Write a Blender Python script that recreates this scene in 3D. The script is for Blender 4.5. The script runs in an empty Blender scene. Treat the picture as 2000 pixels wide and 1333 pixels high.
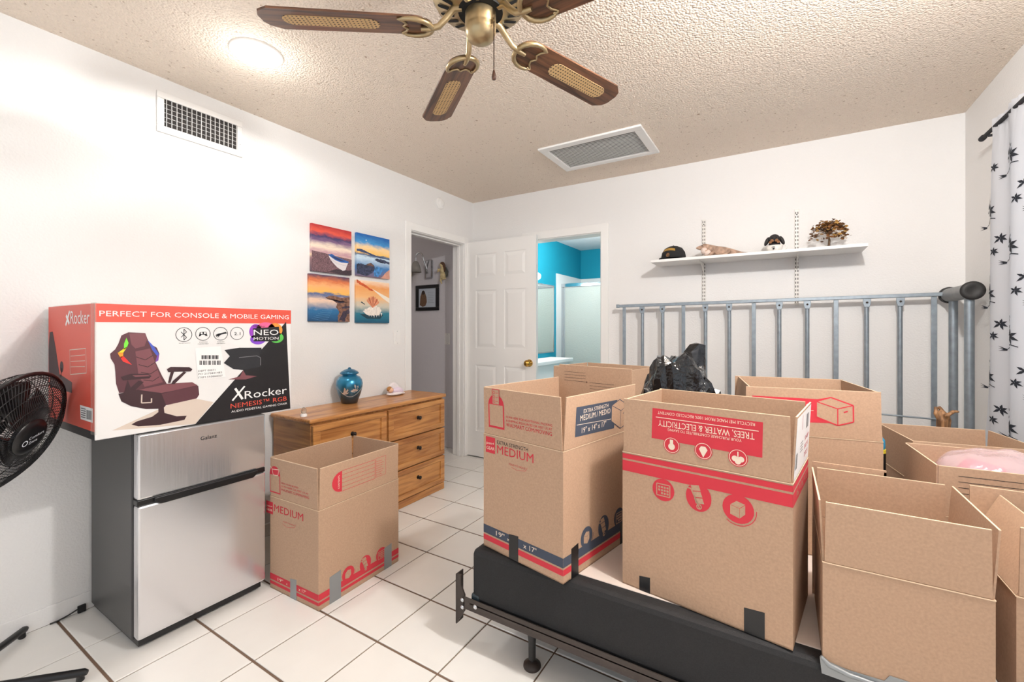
import bpy, math, random
import numpy as np
from mathutils import Vector, Matrix
random.seed(7); rng = np.random.default_rng(7)
scene = bpy.context.scene
COL = scene.collection
# ------------------------------------------------------------------ camera, world, exposure
H, FPX, CY, YAW = 1.2201, 858.455, 640.908, 0.5503147
cd = bpy.data.cameras.new('camera'); cam = bpy.data.objects.new('camera', cd); COL.objects.link(cam)
cam.location = (0, 0, H); cam.rotation_euler = (math.pi/2, 0, YAW)
cd.sensor_width = 36; cd.lens = FPX/2000*36; cd.shift_y = (CY-666.5)/2000; cd.clip_start = .02
scene.camera = cam
w = bpy.data.worlds.new('daylight'); scene.world = w; w.use_nodes = True
w.node_tree.nodes['Background'].inputs[0].default_value = (.86, .93, 1, 1)
w.node_tree.nodes['Background'].inputs[1].default_value = 1.1
vs = scene.view_settings
vs.view_transform = 'Standard'; vs.look = 'None'; vs.gamma = 1; vs.use_curve_mapping = False; vs.exposure = 0.08
LAMP_W, BATH_W = ((14, 2.2), (0, 95)), 36
XW, YB, XR, ZC, YF = -2.573, 3.4616, .886, 2.44, -1.1
S = .307
# ------------------------------------------------------------------ helpers
def V(*a): return np.array(a, float)
def lin(c):
    return tuple(((x/255)/12.92 if x <= 10 else (((x/255)+.055)/1.055)**2.4) for x in c)+(1,)
MATS = {}
def mat(name, rgb, rough=.6, metal=0, bump=None, var=None, coat=0, spec=.5, trans=0, emit=None, alpha=1, sheen=0):
    """rgb in sRGB 0-255; bump=(scale,strength,dist); var=(scale,amount,stretch) brightness noise"""
    if name in MATS: return MATS[name]
    m = bpy.data.materials.new(name); m.use_nodes = True; MATS[name] = m
    nt = m.node_tree; b = nt.nodes['Principled BSDF']
    b.inputs['Base Color'].default_value = lin(rgb); b.inputs['Roughness'].default_value = rough
    b.inputs['Metallic'].default_value = metal; b.inputs['Coat Weight'].default_value = coat
    b.inputs['Specular IOR Level'].default_value = spec; b.inputs['Transmission Weight'].default_value = trans
    b.inputs['Alpha'].default_value = alpha
    if emit: b.inputs['Emission Color'].default_value = lin(rgb); b.inputs['Emission Strength'].default_value = emit
    if bump or var:
        tc = nt.nodes.new('ShaderNodeTexCoord')
    if bump:
        n = nt.nodes.new('ShaderNodeTexNoise'); n.inputs['Scale'].default_value = bump[0]; n.inputs['Detail'].default_value = 3
        nt.links.new(tc.outputs['Object'], n.inputs['Vector'])
        bp = nt.nodes.new('ShaderNodeBump'); bp.inputs['Strength'].default_value = bump[1]; bp.inputs['Distance'].default_value = bump[2]
        nt.links.new(n.outputs['Fac'], bp.inputs['Height']); nt.links.new(bp.outputs['Normal'], b.inputs['Normal'])
    if var:
        mp = nt.nodes.new('ShaderNodeMapping'); mp.inputs['Scale'].default_value = var[2] if len(var) > 2 else (1, 1, 1)
        nt.links.new(tc.outputs['Object'], mp.inputs['Vector'])
        n = nt.nodes.new('ShaderNodeTexNoise'); n.inputs['Scale'].default_value = var[0]; n.inputs['Detail'].default_value = 5
        nt.links.new(mp.outputs['Vector'], n.inputs['Vector'])
        r = nt.nodes.new('ShaderNodeValToRGB'); c = lin(rgb); a = var[1]
        r.color_ramp.elements[0].position = .3; r.color_ramp.elements[1].position = .7
        r.color_ramp.elements[0].color = (c[0]*(1-a), c[1]*(1-a), c[2]*(1-a), 1)
        r.color_ramp.elements[1].color = (min(1, c[0]*(1+a)), min(1, c[1]*(1+a)), min(1, c[2]*(1+a)), 1)
        nt.links.new(n.outputs['Fac'], r.inputs['Fac']); nt.links.new(r.outputs['Color'], b.inputs['Base Color'])
    return m

class MB:
    def __init__(s): s.v = []; s.f = []; s.sm = []
    def add(s, vs, fs, smooth=False):
        o = len(s.v); s.v += [tuple(map(float, p)) for p in vs]
        s.f += [tuple(i+o for i in f) for f in fs]; s.sm += [smooth]*len(fs); return s
    def box(s, lo, hi):
        x0, y0, z0 = lo; x1, y1, z1 = hi
        return s.add([(x0,y0,z0),(x1,y0,z0),(x1,y1,z0),(x0,y1,z0),(x0,y0,z1),(x1,y0,z1),(x1,y1,z1),(x0,y1,z1)],
            [(0,3,2,1),(4,5,6,7),(0,1,5,4),(1,2,6,5),(2,3,7,6),(3,0,4,7)])
    def obox(s, c, a, b, d):
        """oriented box: centre and three half-axis vectors"""
        c, a, b, d = map(np.asarray, (c, a, b, d))
        vs = [c+i*a+j*b+k*d for k in (-1,1) for i, j in ((-1,-1),(1,-1),(1,1),(-1,1))]
        return s.add(vs, [(0,3,2,1),(4,5,6,7),(0,1,5,4),(1,2,6,5),(2,3,7,6),(3,0,4,7)])
    def slab(s, O, U, Vv, pts, t0, t1):
        """2D polygon pts in frame (O,U,V) extruded from t0 to t1 along the normal"""
        N = np.cross(U, Vv); n = len(pts)
        lo = [O+U*p[0]+Vv*p[1]+N*t0 for p in pts]; hi = [O+U*p[0]+Vv*p[1]+N*t1 for p in pts]
        fs = [tuple(range(n))[::-1], tuple(range(n, 2*n))]+[(i, (i+1) % n, n+(i+1) % n, n+i) for i in range(n)]
        return s.add(lo+hi, fs)
    def tube(s, pts, r, seg=10, cap=True, smooth=True):
        pts = [np.asarray(p, float) for p in pts]; n = len(pts)
        rs = [r]*n if np.isscalar(r) else r
        vs = []; fs = []; prev = None
        for i, p in enumerate(pts):
            t = pts[min(i+1, n-1)]-pts[max(i-1, 0)]; t = t/(np.linalg.norm(t)+1e-9)
            if prev is None:
                ref = V(0,0,1) if abs(t[2]) < .9 else V(1,0,0); e1 = np.cross(t, ref)
            else: e1 = prev-t*(prev@t)
            e1 = e1/np.linalg.norm(e1); prev = e1; e2 = np.cross(t, e1)
            for k in range(seg):
                a = 2*math.pi*k/seg; vs.append(p+rs[i]*(math.cos(a)*e1+math.sin(a)*e2))
        for i in range(n-1):
            for k in range(seg):
                fs.append((i*seg+k, i*seg+(k+1) % seg, (i+1)*seg+(k+1) % seg, (i+1)*seg+k))
        s.add(vs, fs, smooth)
        if cap: s.add(vs[:seg], [tuple(range(seg))[::-1]]); s.add(vs[-seg:], [tuple(range(seg))])
        return s
    def lathe(s, prof, c=(0,0,0), seg=32, axis=None, smooth=True):
        c = np.asarray(c, float)
        if axis is None: e1, e2, e3 = V(1,0,0), V(0,1,0), V(0,0,1)
        else:
            e3 = np.asarray(axis, float); e3 = e3/np.linalg.norm(e3)
            e1 = np.cross(e3, V(0,0,1) if abs(e3[2]) < .9 else V(1,0,0)); e1 /= np.linalg.norm(e1); e2 = np.cross(e3, e1)
        vs = [c+r*(math.cos(2*math.pi*k/seg)*e1+math.sin(2*math.pi*k/seg)*e2)+z*e3 for r, z in prof for k in range(seg)]
        fs = [(i*seg+k, i*seg+(k+1) % seg, (i+1)*seg+(k+1) % seg, (i+1)*seg+k) for i in range(len(prof)-1) for k in range(seg)]
        s.add(vs, fs, smooth)
        for i, fl in ((0, True), (len(prof)-1, False)):
            if prof[i][0] > 1e-6:
                ring = vs[i*seg:(i+1)*seg]; f = tuple(range(seg)); s.add(ring, [f[::-1] if fl else f])
        return s
    def ell(s, c, r, rot=None, seg=14, rings=9):
        c = np.asarray(c, float); R = np.eye(3) if rot is None else np.array(rot)
        vs = []
        for i in range(rings+1):
            th = math.pi*i/rings
            for k in range(seg):
                a = 2*math.pi*k/seg
                vs.append(c+R@V(r[0]*math.sin(th)*math.cos(a), r[1]*math.sin(th)*math.sin(a), r[2]*math.cos(th)))
        fs = [(i*seg+k, (i+1)*seg+k, (i+1)*seg+(k+1) % seg, i*seg+(k+1) % seg) for i in range(rings) for k in range(seg)]
        return s.add(vs, fs, True)
def rotz(a): return np.array(Matrix.Rotation(a, 3, 'Z'))
def rot(ax, a): return np.array(Matrix.Rotation(math.radians(a), 3, ax))

def link(o, parent=None, kind=None):
    COL.objects.link(o)
    if parent is not None:
        o.parent = parent
        if parent.type == 'EMPTY': o.matrix_parent_inverse = parent.matrix_basis.inverted()
    if kind: o['kind'] = kind
    return o
def obj(name, mb, m, parent=None, bevel=0, kind=None, remesh=0):
    me = bpy.data.meshes.new(name); me.from_pydata(mb.v, [], mb.f); me.update()
    me.polygons.foreach_set('use_smooth', mb.sm)
    me.materials.append(m)
    o = bpy.data.objects.new(name, me); link(o, parent, kind)
    if bevel:
        md = o.modifiers.new('bevel', 'BEVEL'); md.width = bevel; md.segments = 2; md.limit_method = 'ANGLE'; md.angle_limit = .6
    if remesh:
        md = o.modifiers.new('remesh', 'REMESH'); md.mode = 'VOXEL'; md.voxel_size = remesh; md.use_smooth_shade = True
    return o
def thing(name, label, cat, loc, group=None, rz=0):
    o = bpy.data.objects.new(name, None); o.empty_display_size = .05
    o.location = loc; o.rotation_euler = (0, 0, rz); COL.objects.link(o)
    o.matrix_basis = Matrix.Translation(loc) @ Matrix.Rotation(rz, 4, 'Z')
    o['label'] = label; o['category'] = cat
    if group: o['group'] = group
    return o
def tag(o, label, cat, group=None):
    o['label'] = label; o['category'] = cat
    if group: o['group'] = group
    return o
def struct(name, mb, m, label=None, parent=None, bevel=0):
    o = obj(name, mb, m, parent, bevel); o['kind'] = 'structure'
    if label: o['label'] = label; o['category'] = name.split('_')[0]
    return o

# flat print on faces -------------------------------------------------
CAMC = V(0, 0, H); FW = V(-math.sin(YAW), math.cos(YAW), 0); RT = V(math.cos(YAW), math.sin(YAW), 0)
TXT = {}
def text_mesh(body):
    if body in TXT: return TXT[body]
    cu = bpy.data.curves.new('t', 'FONT'); cu.body = body; cu.size = 1; cu.resolution_u = 2
    o = bpy.data.objects.new('t', cu); COL.objects.link(o)
    dg = bpy.context.evaluated_depsgraph_get(); me = bpy.data.meshes.new_from_object(o.evaluated_get(dg))
    vs = np.array([v.co[:2] for v in me.vertices]) if len(me.vertices) else np.zeros((0, 2))
    fs = [tuple(p.vertices) for p in me.polygons]
    bpy.data.objects.remove(o); bpy.data.curves.remove(cu); bpy.data.meshes.remove(me)
    TXT[body] = (vs, fs); return TXT[body]
class Face:
    """a flat face: origin O, unit right U, unit up V (seen from outside); draws flat print a hair above it"""
    def __init__(s, O, U, Vv): s.O, s.U, s.V = map(lambda q: np.asarray(q, float), (O, U, Vv)); s.N = np.cross(s.U, s.V); s.m = {}
    def px(s, u, v):                      # where on this face a traced print point lies
        r = FW+RT*(u-1000)/FPX+V(0, 0, 1)*(CY-v)/FPX
        A = np.c_[s.U, s.V, -r]; q = np.linalg.solve(A, CAMC-s.O); return (q[0], q[1])
    def _mb(s, m): return s.m.setdefault(m, MB())
    def poly(s, pts, m, lay=0):
        a = sum(pts[i][0]*pts[(i+1) % len(pts)][1]-pts[(i+1) % len(pts)][0]*pts[i][1] for i in range(len(pts)))
        if a < 0: pts = pts[::-1]
        z = .0005+.0003*lay; xs_ = [p[0] for p in pts]; ys_ = [p[1] for p in pts]
        big = min(max(xs_)-min(xs_), max(ys_)-min(ys_)) > .009
        s._mb((m, len(s.m)) if big else (m, -1)).add([s.O+s.U*p[0]+s.V*p[1]+s.N*z for p in pts], [tuple(range(len(pts)))])
    def rect(s, x0, y0, x1, y1, m, lay=0): s.poly([(x0,y0),(x1,y0),(x1,y1),(x0,y1)], m, lay)
    def line(s, a, b, wd, m, lay=0):
        a, b = np.array(a), np.array(b); d = b-a; d = d/(np.linalg.norm(d)+1e-9); n = V(-d[1], d[0])*wd/2
        s.poly([tuple(a-n), tuple(b-n), tuple(b+n), tuple(a+n)], m, lay)
    def path(s, pts, wd, m, lay=0, close=False):
        for i in range(len(pts)-(0 if close else 1)): s.line(pts[i], pts[(i+1) % len(pts)], wd, m, lay)
    def disc(s, c, r, m, lay=0, n=28, ry=None):
        s.poly([(c[0]+r*math.cos(2*math.pi*k/n), c[1]+(ry or r)*math.sin(2*math.pi*k/n)) for k in range(n)], m, lay)
    def ring(s, c, r, wd, m, lay=0, n=28):
        s.path([(c[0]+r*math.cos(2*math.pi*k/n), c[1]+r*math.sin(2*math.pi*k/n)) for k in range(n)], wd, m, lay, True)
    def text(s, body, p0, p1, m, h=None, lay=1, flip=False, skew=False):
        """lettering whose baseline runs p0 -> p1 (face coordinates); h = cap height"""
        vs, fs = text_mesh(body)
        if not len(vs): return
        x0, x1 = vs[:,0].min(), vs[:,0].max(); p0, p1 = np.array(p0), np.array(p1)
        d = p1-p0
        if not skew: d[1] = 0; p0 = V(p0[0], (p0[1]+p1[1])/2)
        wd = np.linalg.norm(d); ex = d/wd; ey = V(-ex[1], ex[0]); sc = wd/(x1-x0); sy = (h/.72) if h else sc
        z = .0005+.0003*lay
        pts = [p0+ex*(q[0]-x0)*sc+ey*q[1]*sy for q in vs]
        s._mb((m, len(s.m))).add([s.O+s.U*p[0]+s.V*p[1]+s.N*z for p in pts], fs)
    def commit(s, parent, name='print'):
        for (m, k_), mb in s.m.items(): obj(name, mb, m, parent, kind='stuff' if k_ == -1 else None)
        s.m = {}

# ------------------------------------------------------------------ materials
def wall_mat(name, rgb, sc=120, st=.45):
    return mat(name, rgb, .75, bump=(sc, st, .004))
M_wall = wall_mat('white_wall_paint', (236, 234, 232))
M_trim = mat('white_gloss_trim', (240, 238, 235), .35)
M_hall = wall_mat('hall_wall_paint', (222, 218, 222))
M_teal = wall_mat('turquoise_wall_paint', (0, 150, 178))
def ceil_mat():
    m = mat('popcorn_ceiling', (226, 214, 202), .95); nt = m.node_tree; b = nt.nodes['Principled BSDF']
    tc = nt.nodes.new('ShaderNodeTexCoord')
    n1 = nt.nodes.new('ShaderNodeTexNoise'); n1.inputs['Scale'].default_value = 75; n1.inputs['Detail'].default_value = 4; n1.inputs['Roughness'].default_value = .7
    n2 = nt.nodes.new('ShaderNodeTexVoronoi'); n2.inputs['Scale'].default_value = 110
    n3 = nt.nodes.new('ShaderNodeTexNoise'); n3.inputs['Scale'].default_value = 48; n3.inputs['Detail'].default_value = 5
    for n in (n1, n2, n3): nt.links.new(tc.outputs['Object'], n.inputs['Vector'])
    mx = nt.nodes.new('ShaderNodeMath'); mx.operation = 'SUBTRACT'
    nt.links.new(n1.outputs['Fac'], mx.inputs[0]); nt.links.new(n2.outputs['Distance'], mx.inputs[1])
    bp = nt.nodes.new('ShaderNodeBump'); bp.inputs['Strength'].default_value = .75; bp.inputs['Distance'].default_value = .010
    nt.links.new(mx.outputs[0], bp.inputs['Height']); nt.links.new(bp.outputs['Normal'], b.inputs['Normal'])
    r = nt.nodes.new('ShaderNodeValToRGB'); e = r.color_ramp.elements
    e[0].position = .25; e[0].color = lin((176, 146, 120)); e[1].position = .36; e[1].color = lin((247, 231, 214))
    nt.links.new(n3.outputs['Fac'], r.inputs['Fac']); nt.links.new(r.outputs['Color'], b.inputs['Base Color'])
    return m
M_ceil = ceil_mat()
M_grout = mat('brown_grout', (118, 95, 78), .9, bump=(200, .3, .002))
M_tile = mat('white_ceramic_tile', (238, 235, 230), .22, var=(6, .02))
def wood_mat(name, dark, light, axis, rough=.35, sc=14, coat=.2):
    m = mat(name, light, rough, coat=coat); nt = m.node_tree; b = nt.nodes['Principled BSDF']
    tc = nt.nodes.new('ShaderNodeTexCoord'); mp = nt.nodes.new('ShaderNodeMapping')
    scl = [1, 1, 1]; scl[axis] = .08; mp.inputs['Scale'].default_value = scl
    nt.links.new(tc.outputs['Object'], mp.inputs['Vector'])
    n = nt.nodes.new('ShaderNodeTexNoise'); n.inputs['Scale'].default_value = sc*3; n.inputs['Detail'].default_value = 8; n.inputs['Distortion'].default_value = .6
    n2 = nt.nodes.new('ShaderNodeTexNoise'); n2.inputs['Scale'].default_value = sc*.5; n2.inputs['Detail'].default_value = 2
    nt.links.new(mp.outputs['Vector'], n.inputs['Vector']); nt.links.new(mp.outputs['Vector'], n2.inputs['Vector'])
    ad = nt.nodes.new('ShaderNodeMath'); ad.operation = 'MULTIPLY_ADD'; ad.inputs[1].default_value = .5
    nt.links.new(n2.outputs['Fac'], ad.inputs[0]); nt.links.new(n.outputs['Fac'], ad.inputs[2])
    r = nt.nodes.new('ShaderNodeValToRGB'); e = r.color_ramp.elements
    e[0].position = .55; e[0].color = lin(dark); e[1].position = .9; e[1].color = lin(light)
    nt.links.new(ad.outputs[0], r.inputs['Fac']); nt.links.new(r.outputs['Color'], b.inputs['Base Color'])
    return m
M_oak = wood_mat('oak_lengthwise', (152, 92, 44), (206, 146, 84), 1)
M_oakx = wood_mat('oak_crosswise', (152, 92, 44), (206, 146, 84), 0)
M_walnut = wood_mat('walnut_blade', (50, 30, 20), (122, 80, 54), 0, .4, 22)
M_kraft = mat('kraft_cardboard', (184, 152, 126), .85, var=(160, .08), bump=(300, .12, .001))
M_kraft2 = mat('kraft_cardboard_pale', (214, 184, 156), .85, var=(160, .06), bump=(300, .12, .001))
M_edge = mat('cardboard_edge', (222, 196, 166), .9)
M_red = mat('red_ink', (205, 52, 66), .8)
M_navy = mat('navy_ink', (66, 74, 90), .8)
M_ink = mat('black_ink', (40, 40, 44), .8)
M_paper = mat('white_paper', (240, 238, 236), .6)
M_cream = mat('cream_ink', (238, 220, 200), .8)
M_black = mat('black_plastic', (18, 18, 20), .35)
M_blackm = mat('black_matte', (14, 14, 15), .8)
M_duct = mat('silver_duct_tape', (150, 154, 156), .35, .5)
M_dtape = mat('black_duct_tape', (22, 22, 24), .4)
M_brass = mat('antique_brass', (180, 160, 124), .34, .85)
M_chrome = mat('chrome', (205, 208, 212), .15, 1)
M_galv = mat('galvanised_steel', (150, 160, 168), .42, .7, var=(30, .12))
M_iron = mat('brown_steel_frame', (74, 66, 62), .5, .5)

# ------------------------------------------------------------------ setting
T = .12
# floor: grout bed and single tiles
g = MB(); g.box((-4.7, YF, -.05), (XR, YB+.03, -.004)); floor = struct('floor', g, M_grout, 'white square ceramic tile floor with brown grout lines')
ox, oy = -6.37339*S, 2.85638*S
tm = {}
def tile(x0, y0, x1, y1):
    k = (round(x1-x0, 3), round(y1-y0, 3))
    if k not in tm:
        a, b = k[0]/2, k[1]/2; c = .0025; mb = MB()
        mb.add([(-a,-b,-.006),(a,-b,-.006),(a,b,-.006),(-a,b,-.006),(-a,-b,-.0015),(a,-b,-.0015),(a,b,-.0015),(-a,b,-.0015),
                (-a+c,-b+c,0),(a-c,-b+c,0),(a-c,b-c,0),(-a+c,b-c,0)],
               [(0,1,5,4),(1,2,6,5),(2,3,7,6),(3,0,4,7),(4,5,9,8),(5,6,10,9),(6,7,11,10),(7,4,8,11),(8,9,10,11)])
        me = bpy.data.meshes.new('tile'); me.from_pydata(mb.v, [], mb.f); me.materials.append(M_tile); tm[k] = me
    o = bpy.data.objects.new('tile', tm[k]); o.location = ((x0+x1)/2, (y0+y1)/2, 0); link(o, floor)
gw, gh = .0028, .0048
ix0 = math.floor((XW-ox)/S+.01); iy0 = math.floor((YF-oy)/S)
for i in range(ix0, 9):
    for j in range(iy0, 9):
        x0, x1 = max(XW, ox+i*S), min(XR, ox+(i+1)*S); y0, y1 = max(YF, oy+j*S), min(YB, oy+(j+1)*S)
        if x1-x0 > .03 and y1-y0 > .03: tile(x0+gw, y0+gh, x1-gw, y1-gh)
for i in range(-6, ix0):
    for j in range(4, 9):
        x0, x1 = ox+i*S, ox+(i+1)*S; y0, y1 = max(2.35, oy+j*S), min(YB+.02, oy+(j+1)*S)
        if y1-y0 > .03: tile(x0+gw, y0+gh, x1-gw, y1-gh)
struct('ceiling', MB().box((-4.7, YF, ZC), (XR+.1, YB+.15, ZC+.08)), M_ceil, 'off-white popcorn textured ceiling')
# left wall with door opening y 2.60-3.325, z 0-2.03
DY0, DY1, DZ = 2.605, 3.325, 2.025
wl = MB(); wl.box((XW-T, YF, 0), (XW, DY0, ZC)); wl.box((XW-T, DY0, DZ), (XW, DY1, ZC)); wl.box((XW-T, DY1, 0), (XW, YB+.02, ZC))
struct('wall_left', wl, M_wall, 'white orange-peel textured wall behind the dresser')
# back wall with bathroom opening
BX0, BX1 = -1.94, -1.258
wb = MB(); wb.box((XW-T, YB, 0), (BX0, YB+T, ZC)); wb.box((BX0, YB, DZ-.01), (BX1, YB+T, ZC)); wb.box((BX1, YB, 0), (XR+T, YB+T, ZC))
struct('wall_back', wb, M_wall, 'white wall behind the shelf and grey metal frame')
# right wall with window
WY0, WY1, WZ0, WZ1 = .9, 2.6, .85, 2.02
wr = MB(); wr.box((XR, YF, 0), (XR+T, WY0, ZC)); wr.box((XR, WY1, 0), (XR+T, YB, ZC)); wr.box((XR, WY0, 0), (XR+T, WY1, WZ0)); wr.box((XR, WY0, WZ1), (XR+T, WY1, ZC))
struct('wall_right', wr, M_wall, 'white wall beside the flowered curtain')
# front wall (behind the viewer) with a wide opening, made up to let in fill daylight
wf = MB(); wf.box((XW-T, YF-T, 0), (-2.45, YF, ZC)); wf.box((.78, YF-T, 0), (XR+T, YF, ZC)); wf.box((-2.45, YF-T, 2.34), (.78, YF, ZC)); wf.box((-2.45, YF-T, 0), (.78, YF, .06))
struct('wall_front', wf, M_wall, 'white wall behind the viewer with a wide opening added for fill light')
def window(name, lab, bars):
    f = MB()
    for lo, hi in bars: f.box(lo, hi)
    return struct(name, f, M_trim, lab)
window('window_1', 'white window frame behind the flowered curtain', [((XR+.03, WY0, WZ0), (XR+.07, WY1, WZ0+.04)), ((XR+.03, WY0, WZ1-.04), (XR+.07, WY1, WZ1)),
    ((XR+.03, WY0, WZ0), (XR+.07, WY0+.04, WZ1)), ((XR+.03, WY1-.04, WZ0), (XR+.07, WY1, WZ1)), ((XR+.03, 1.73, WZ0), (XR+.07, 1.77, WZ1))])
window('window_added_fill', 'white frame of the added fill-light opening behind the viewer', [((-2.45, YF-.08, .06), (.78, YF-.04, .11)), ((-2.45, YF-.08, 2.29), (.78, YF-.04, 2.34)),
    ((-2.45, YF-.08, .06), (-2.4, YF-.04, 2.34)), ((.73, YF-.08, .06), (.78, YF-.04, 2.34)), ((-.88, YF-.08, .06), (-.82, YF-.04, 2.34))])  # frame for the made-up fill opening, never in view
# baseboards
struct('baseboard_left', MB().box((XW, YF, 0), (XW+.008, DY0-.06, .075)), M_wall, 'low white baseboard along the left wall', bevel=.003)
struct('baseboard_back', MB().box((BX1+.06, YB-.008, 0), (XR, YB, .075)), M_wall, 'low white baseboard along the back wall', bevel=.003)
# door casings
def casing(name, lab, mbs): struct(name, mbs, M_trim, lab, bevel=.004)
c1 = MB(); e = .014
c1.box((XW, DY0-.055, 0), (XW+e, DY0+.008, DZ+.055)); c1.box((XW, DY1-.008, 0), (XW+e, DY1+.05, DZ+.055)); c1.box((XW, DY0+.008, DZ-.008), (XW+e, DY1-.008, DZ+.055))
c1.box((XW-T-.01, DY0-.001, 0), (XW, DY0+.014, DZ)); c1.box((XW-T-.01, DY1-.014, 0), (XW, DY1+.001, DZ)); c1.box((XW-T-.01, DY0, DZ-.014), (XW, DY1, DZ+.001))
c1.box((XW-.075, DY1-.026, 0), (XW-.04, DY1-.014, DZ-.014)); c1.box((XW-.075, DY0+.014, DZ-.026), (XW-.04, DY1-.014, DZ-.014))
casing('trim_1', 'white casing around the hallway doorway', c1)
c2 = MB()
c2.box((BX1-.006, YB-e, 0), (BX1+.058, YB, DZ+.05)); c2.box((BX0-.07, YB-e, 0), (BX0+.006, YB, DZ+.05)); c2.box((BX0, YB-e, DZ-.018), (BX1, YB, DZ+.05))
c2.box((BX1-.014, YB, 0), (BX1, YB+T+.01, DZ-.01)); c2.box((BX0, YB, 0), (BX0+.014, YB+T+.01, DZ-.01)); c2.box((BX0, YB, DZ-.024), (BX1, YB+T+.01, DZ-.01))
casing('trim_2', 'white casing around the bathroom doorway', c2)
# open six panel door, hinged on the far jamb
dO = V(-2.572, 3.352, .012); dU = V(1, .012, 0); dU /= np.linalg.norm(dU); dV = V(0, 0, 1); DW, DH, DT = .755, 2.02, .035
dN = np.cross(dU, dV)
door = MB(); door.slab(dO, dU, dV, [(0,0),(DW,0),(DW,DH),(0,DH)], -DT, -.006)
def ringslab(mb, a, b, t0, t1): pass
cols = [(.115, .345), (.43, .655)]; rows = [(.24, .86), (1.02, 1.56), (1.68, 1.90)]
# stiles and rails stand proud of the recessed field
for x0, x1 in ((0, cols[0][0]), (cols[0][1], cols[1][0]), (cols[1][1], DW)): door.slab(dO, dU, dV, [(x0,0),(x1,0),(x1,DH),(x0,DH)], -.006, 0)
for y0, y1 in ((0, rows[0][0]), (rows[0][1], rows[1][0]), (rows[1][1], rows[2][0]), (rows[2][1], DH)):
    for x0, x1 in cols: door.slab(dO, dU, dV, [(x0,y0),(x1,y0),(x1,y1),(x0,y1)], -.006, 0)
dob = struct('door_1', door, M_trim, 'open white six-panel door standing against the back wall')
for x0, x1 in cols:
    for y0, y1 in rows:
        p = MB(); i = .012; k = .04
        A = [(x0+i,y0+i),(x1-i,y0+i),(x1-i,y1-i),(x0+i,y1-i)]; Bq = [(x0+k,y0+k),(x1-k,y0+k),(x1-k,y1-k),(x0+k,y1-k)]
        vs = [dO+dU*q[0]+dV*q[1]-dN*.006 for q in A]+[dO+dU*q[0]+dV*q[1]-dN*.0005 for q in Bq]
        p.add(vs, [(0,1,5,4),(1,2,6,5),(2,3,7,6),(3,0,4,7),(4,5,6,7)]); obj('panel', p, M_trim, dob)
kc = dO+dU*.69+dV*.90
M_pbrass = mat('polished_brass', (205, 160, 80), .16, 1)
obj('knob', MB().lathe([(.032,0),(.032,.006),(.012,.01),(.011,.03),(.024,.036),(.029,.05),(.024,.062),(.001,.066)], kc, 24, dN), M_pbrass, dob)['label'] = 'polished brass door knob'
for z in (.27, 1.8):
    obj('hinge', MB().tube([dO+dN*.004+V(-.004,0,z), dO+dN*.004+V(-.004,0,z+.09)], .006, 8), M_iron, dob)
# hallway beyond the left doorway
HY = 3.485
hw = MB().box((-4.7, HY, 0), (XW-T+.01, HY+.1, ZC)); struct('wall_hall', hw, M_hall, 'grey-white hallway wall seen through the doorway')
struct('wall_hall_end', MB().box((-4.8, 2.2, 0), (-4.7, HY+.1, ZC)), M_hall, 'end wall of the hallway')
struct('wall_hall_near', MB().box((-4.7, 2.2, 0), (XW-T, 2.32, ZC)), M_hall, 'near wall of the hallway')
struct('baseboard_hall', MB().box((-4.7, HY-.008, 0), (XW-T, HY, .07)), M_hall, 'low baseboard of the hallway', bevel=.003)
# bathroom
bx = MB().box((-2.8, YB+T, 0), (-2.70, 6.57, ZC)); struct('wall_bath_left', bx, M_teal, 'turquoise bathroom wall with the mirror')
struct('wall_bath_far', MB().box((-2.8, 6.47, 0), (-.7, 6.57, ZC)), M_teal, 'turquoise far wall of the bathroom')
struct('wall_bath_right', MB().box((-.8, YB+T, 0), (-.7, 6.57, ZC)), M_teal, 'turquoise right wall of the bathroom')
struct('ceiling_bath', MB().box((-2.8, YB+.15, ZC), (-.7, 6.57, ZC+.08)), mat('bath_ceiling', (238, 238, 240), .9, bump=(60, .4, .01)), 'white bathroom ceiling')
struct('floor_bath', MB().box((-2.8, YB+.03, -.05), (-.7, 6.57, 0)), M_tile, 'white bathroom floor')
M_sur = mat('white_tub_surround', (236, 238, 238), .3)
sr = MB().box((-2.70, 5.58, 0), (-2.685, 6.47, 1.985)); sr.box((-2.685, 6.455, 0), (-.8, 6.47, 1.985)); sr.box((-2.685, 5.70, 0), (-.8, 5.78, .42))
struct('trim_shower', sr, M_sur, 'white shower surround on the bathroom walls')
def frost():
    m = bpy.data.materials.new('frosted_glass'); m.use_nodes = True; nt = m.node_tree; b = nt.nodes['Principled BSDF']
    b.inputs['Base Color'].default_value = lin((236, 240, 236)); b.inputs['Roughness'].default_value = .35; b.inputs['Specular IOR Level'].default_value = .6
    tr = nt.nodes.new('ShaderNodeBsdfTranslucent'); tr.inputs[0].default_value = lin((234, 241, 236)); mx = nt.nodes.new('ShaderNodeMixShader'); mx.inputs[0].default_value = .5
    n = nt.nodes.new('ShaderNodeTexNoise'); n.inputs['Scale'].default_value = 70; tc = nt.nodes.new('ShaderNodeTexCoord'); nt.links.new(tc.outputs['Object'], n.inputs['Vector'])
    bp = nt.nodes.new('ShaderNodeBump'); bp.inputs['Strength'].default_value = .5; bp.inputs['Distance'].default_value = .01
    nt.links.new(n.outputs['Fac'], bp.inputs['Height']); nt.links.new(bp.outputs['Normal'], b.inputs['Normal'])
    nt.links.new(b.outputs[0], mx.inputs[1]); nt.links.new(tr.outputs[0], mx.inputs[2]); nt.links.new(mx.outputs[0], nt.nodes['Material Output'].inputs[0]); return m
sd = thing('shower_door', 'frosted sliding shower door with bright metal frame in the bathroom', 'shower door', (-1.8, 5.74, .42))
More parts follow.
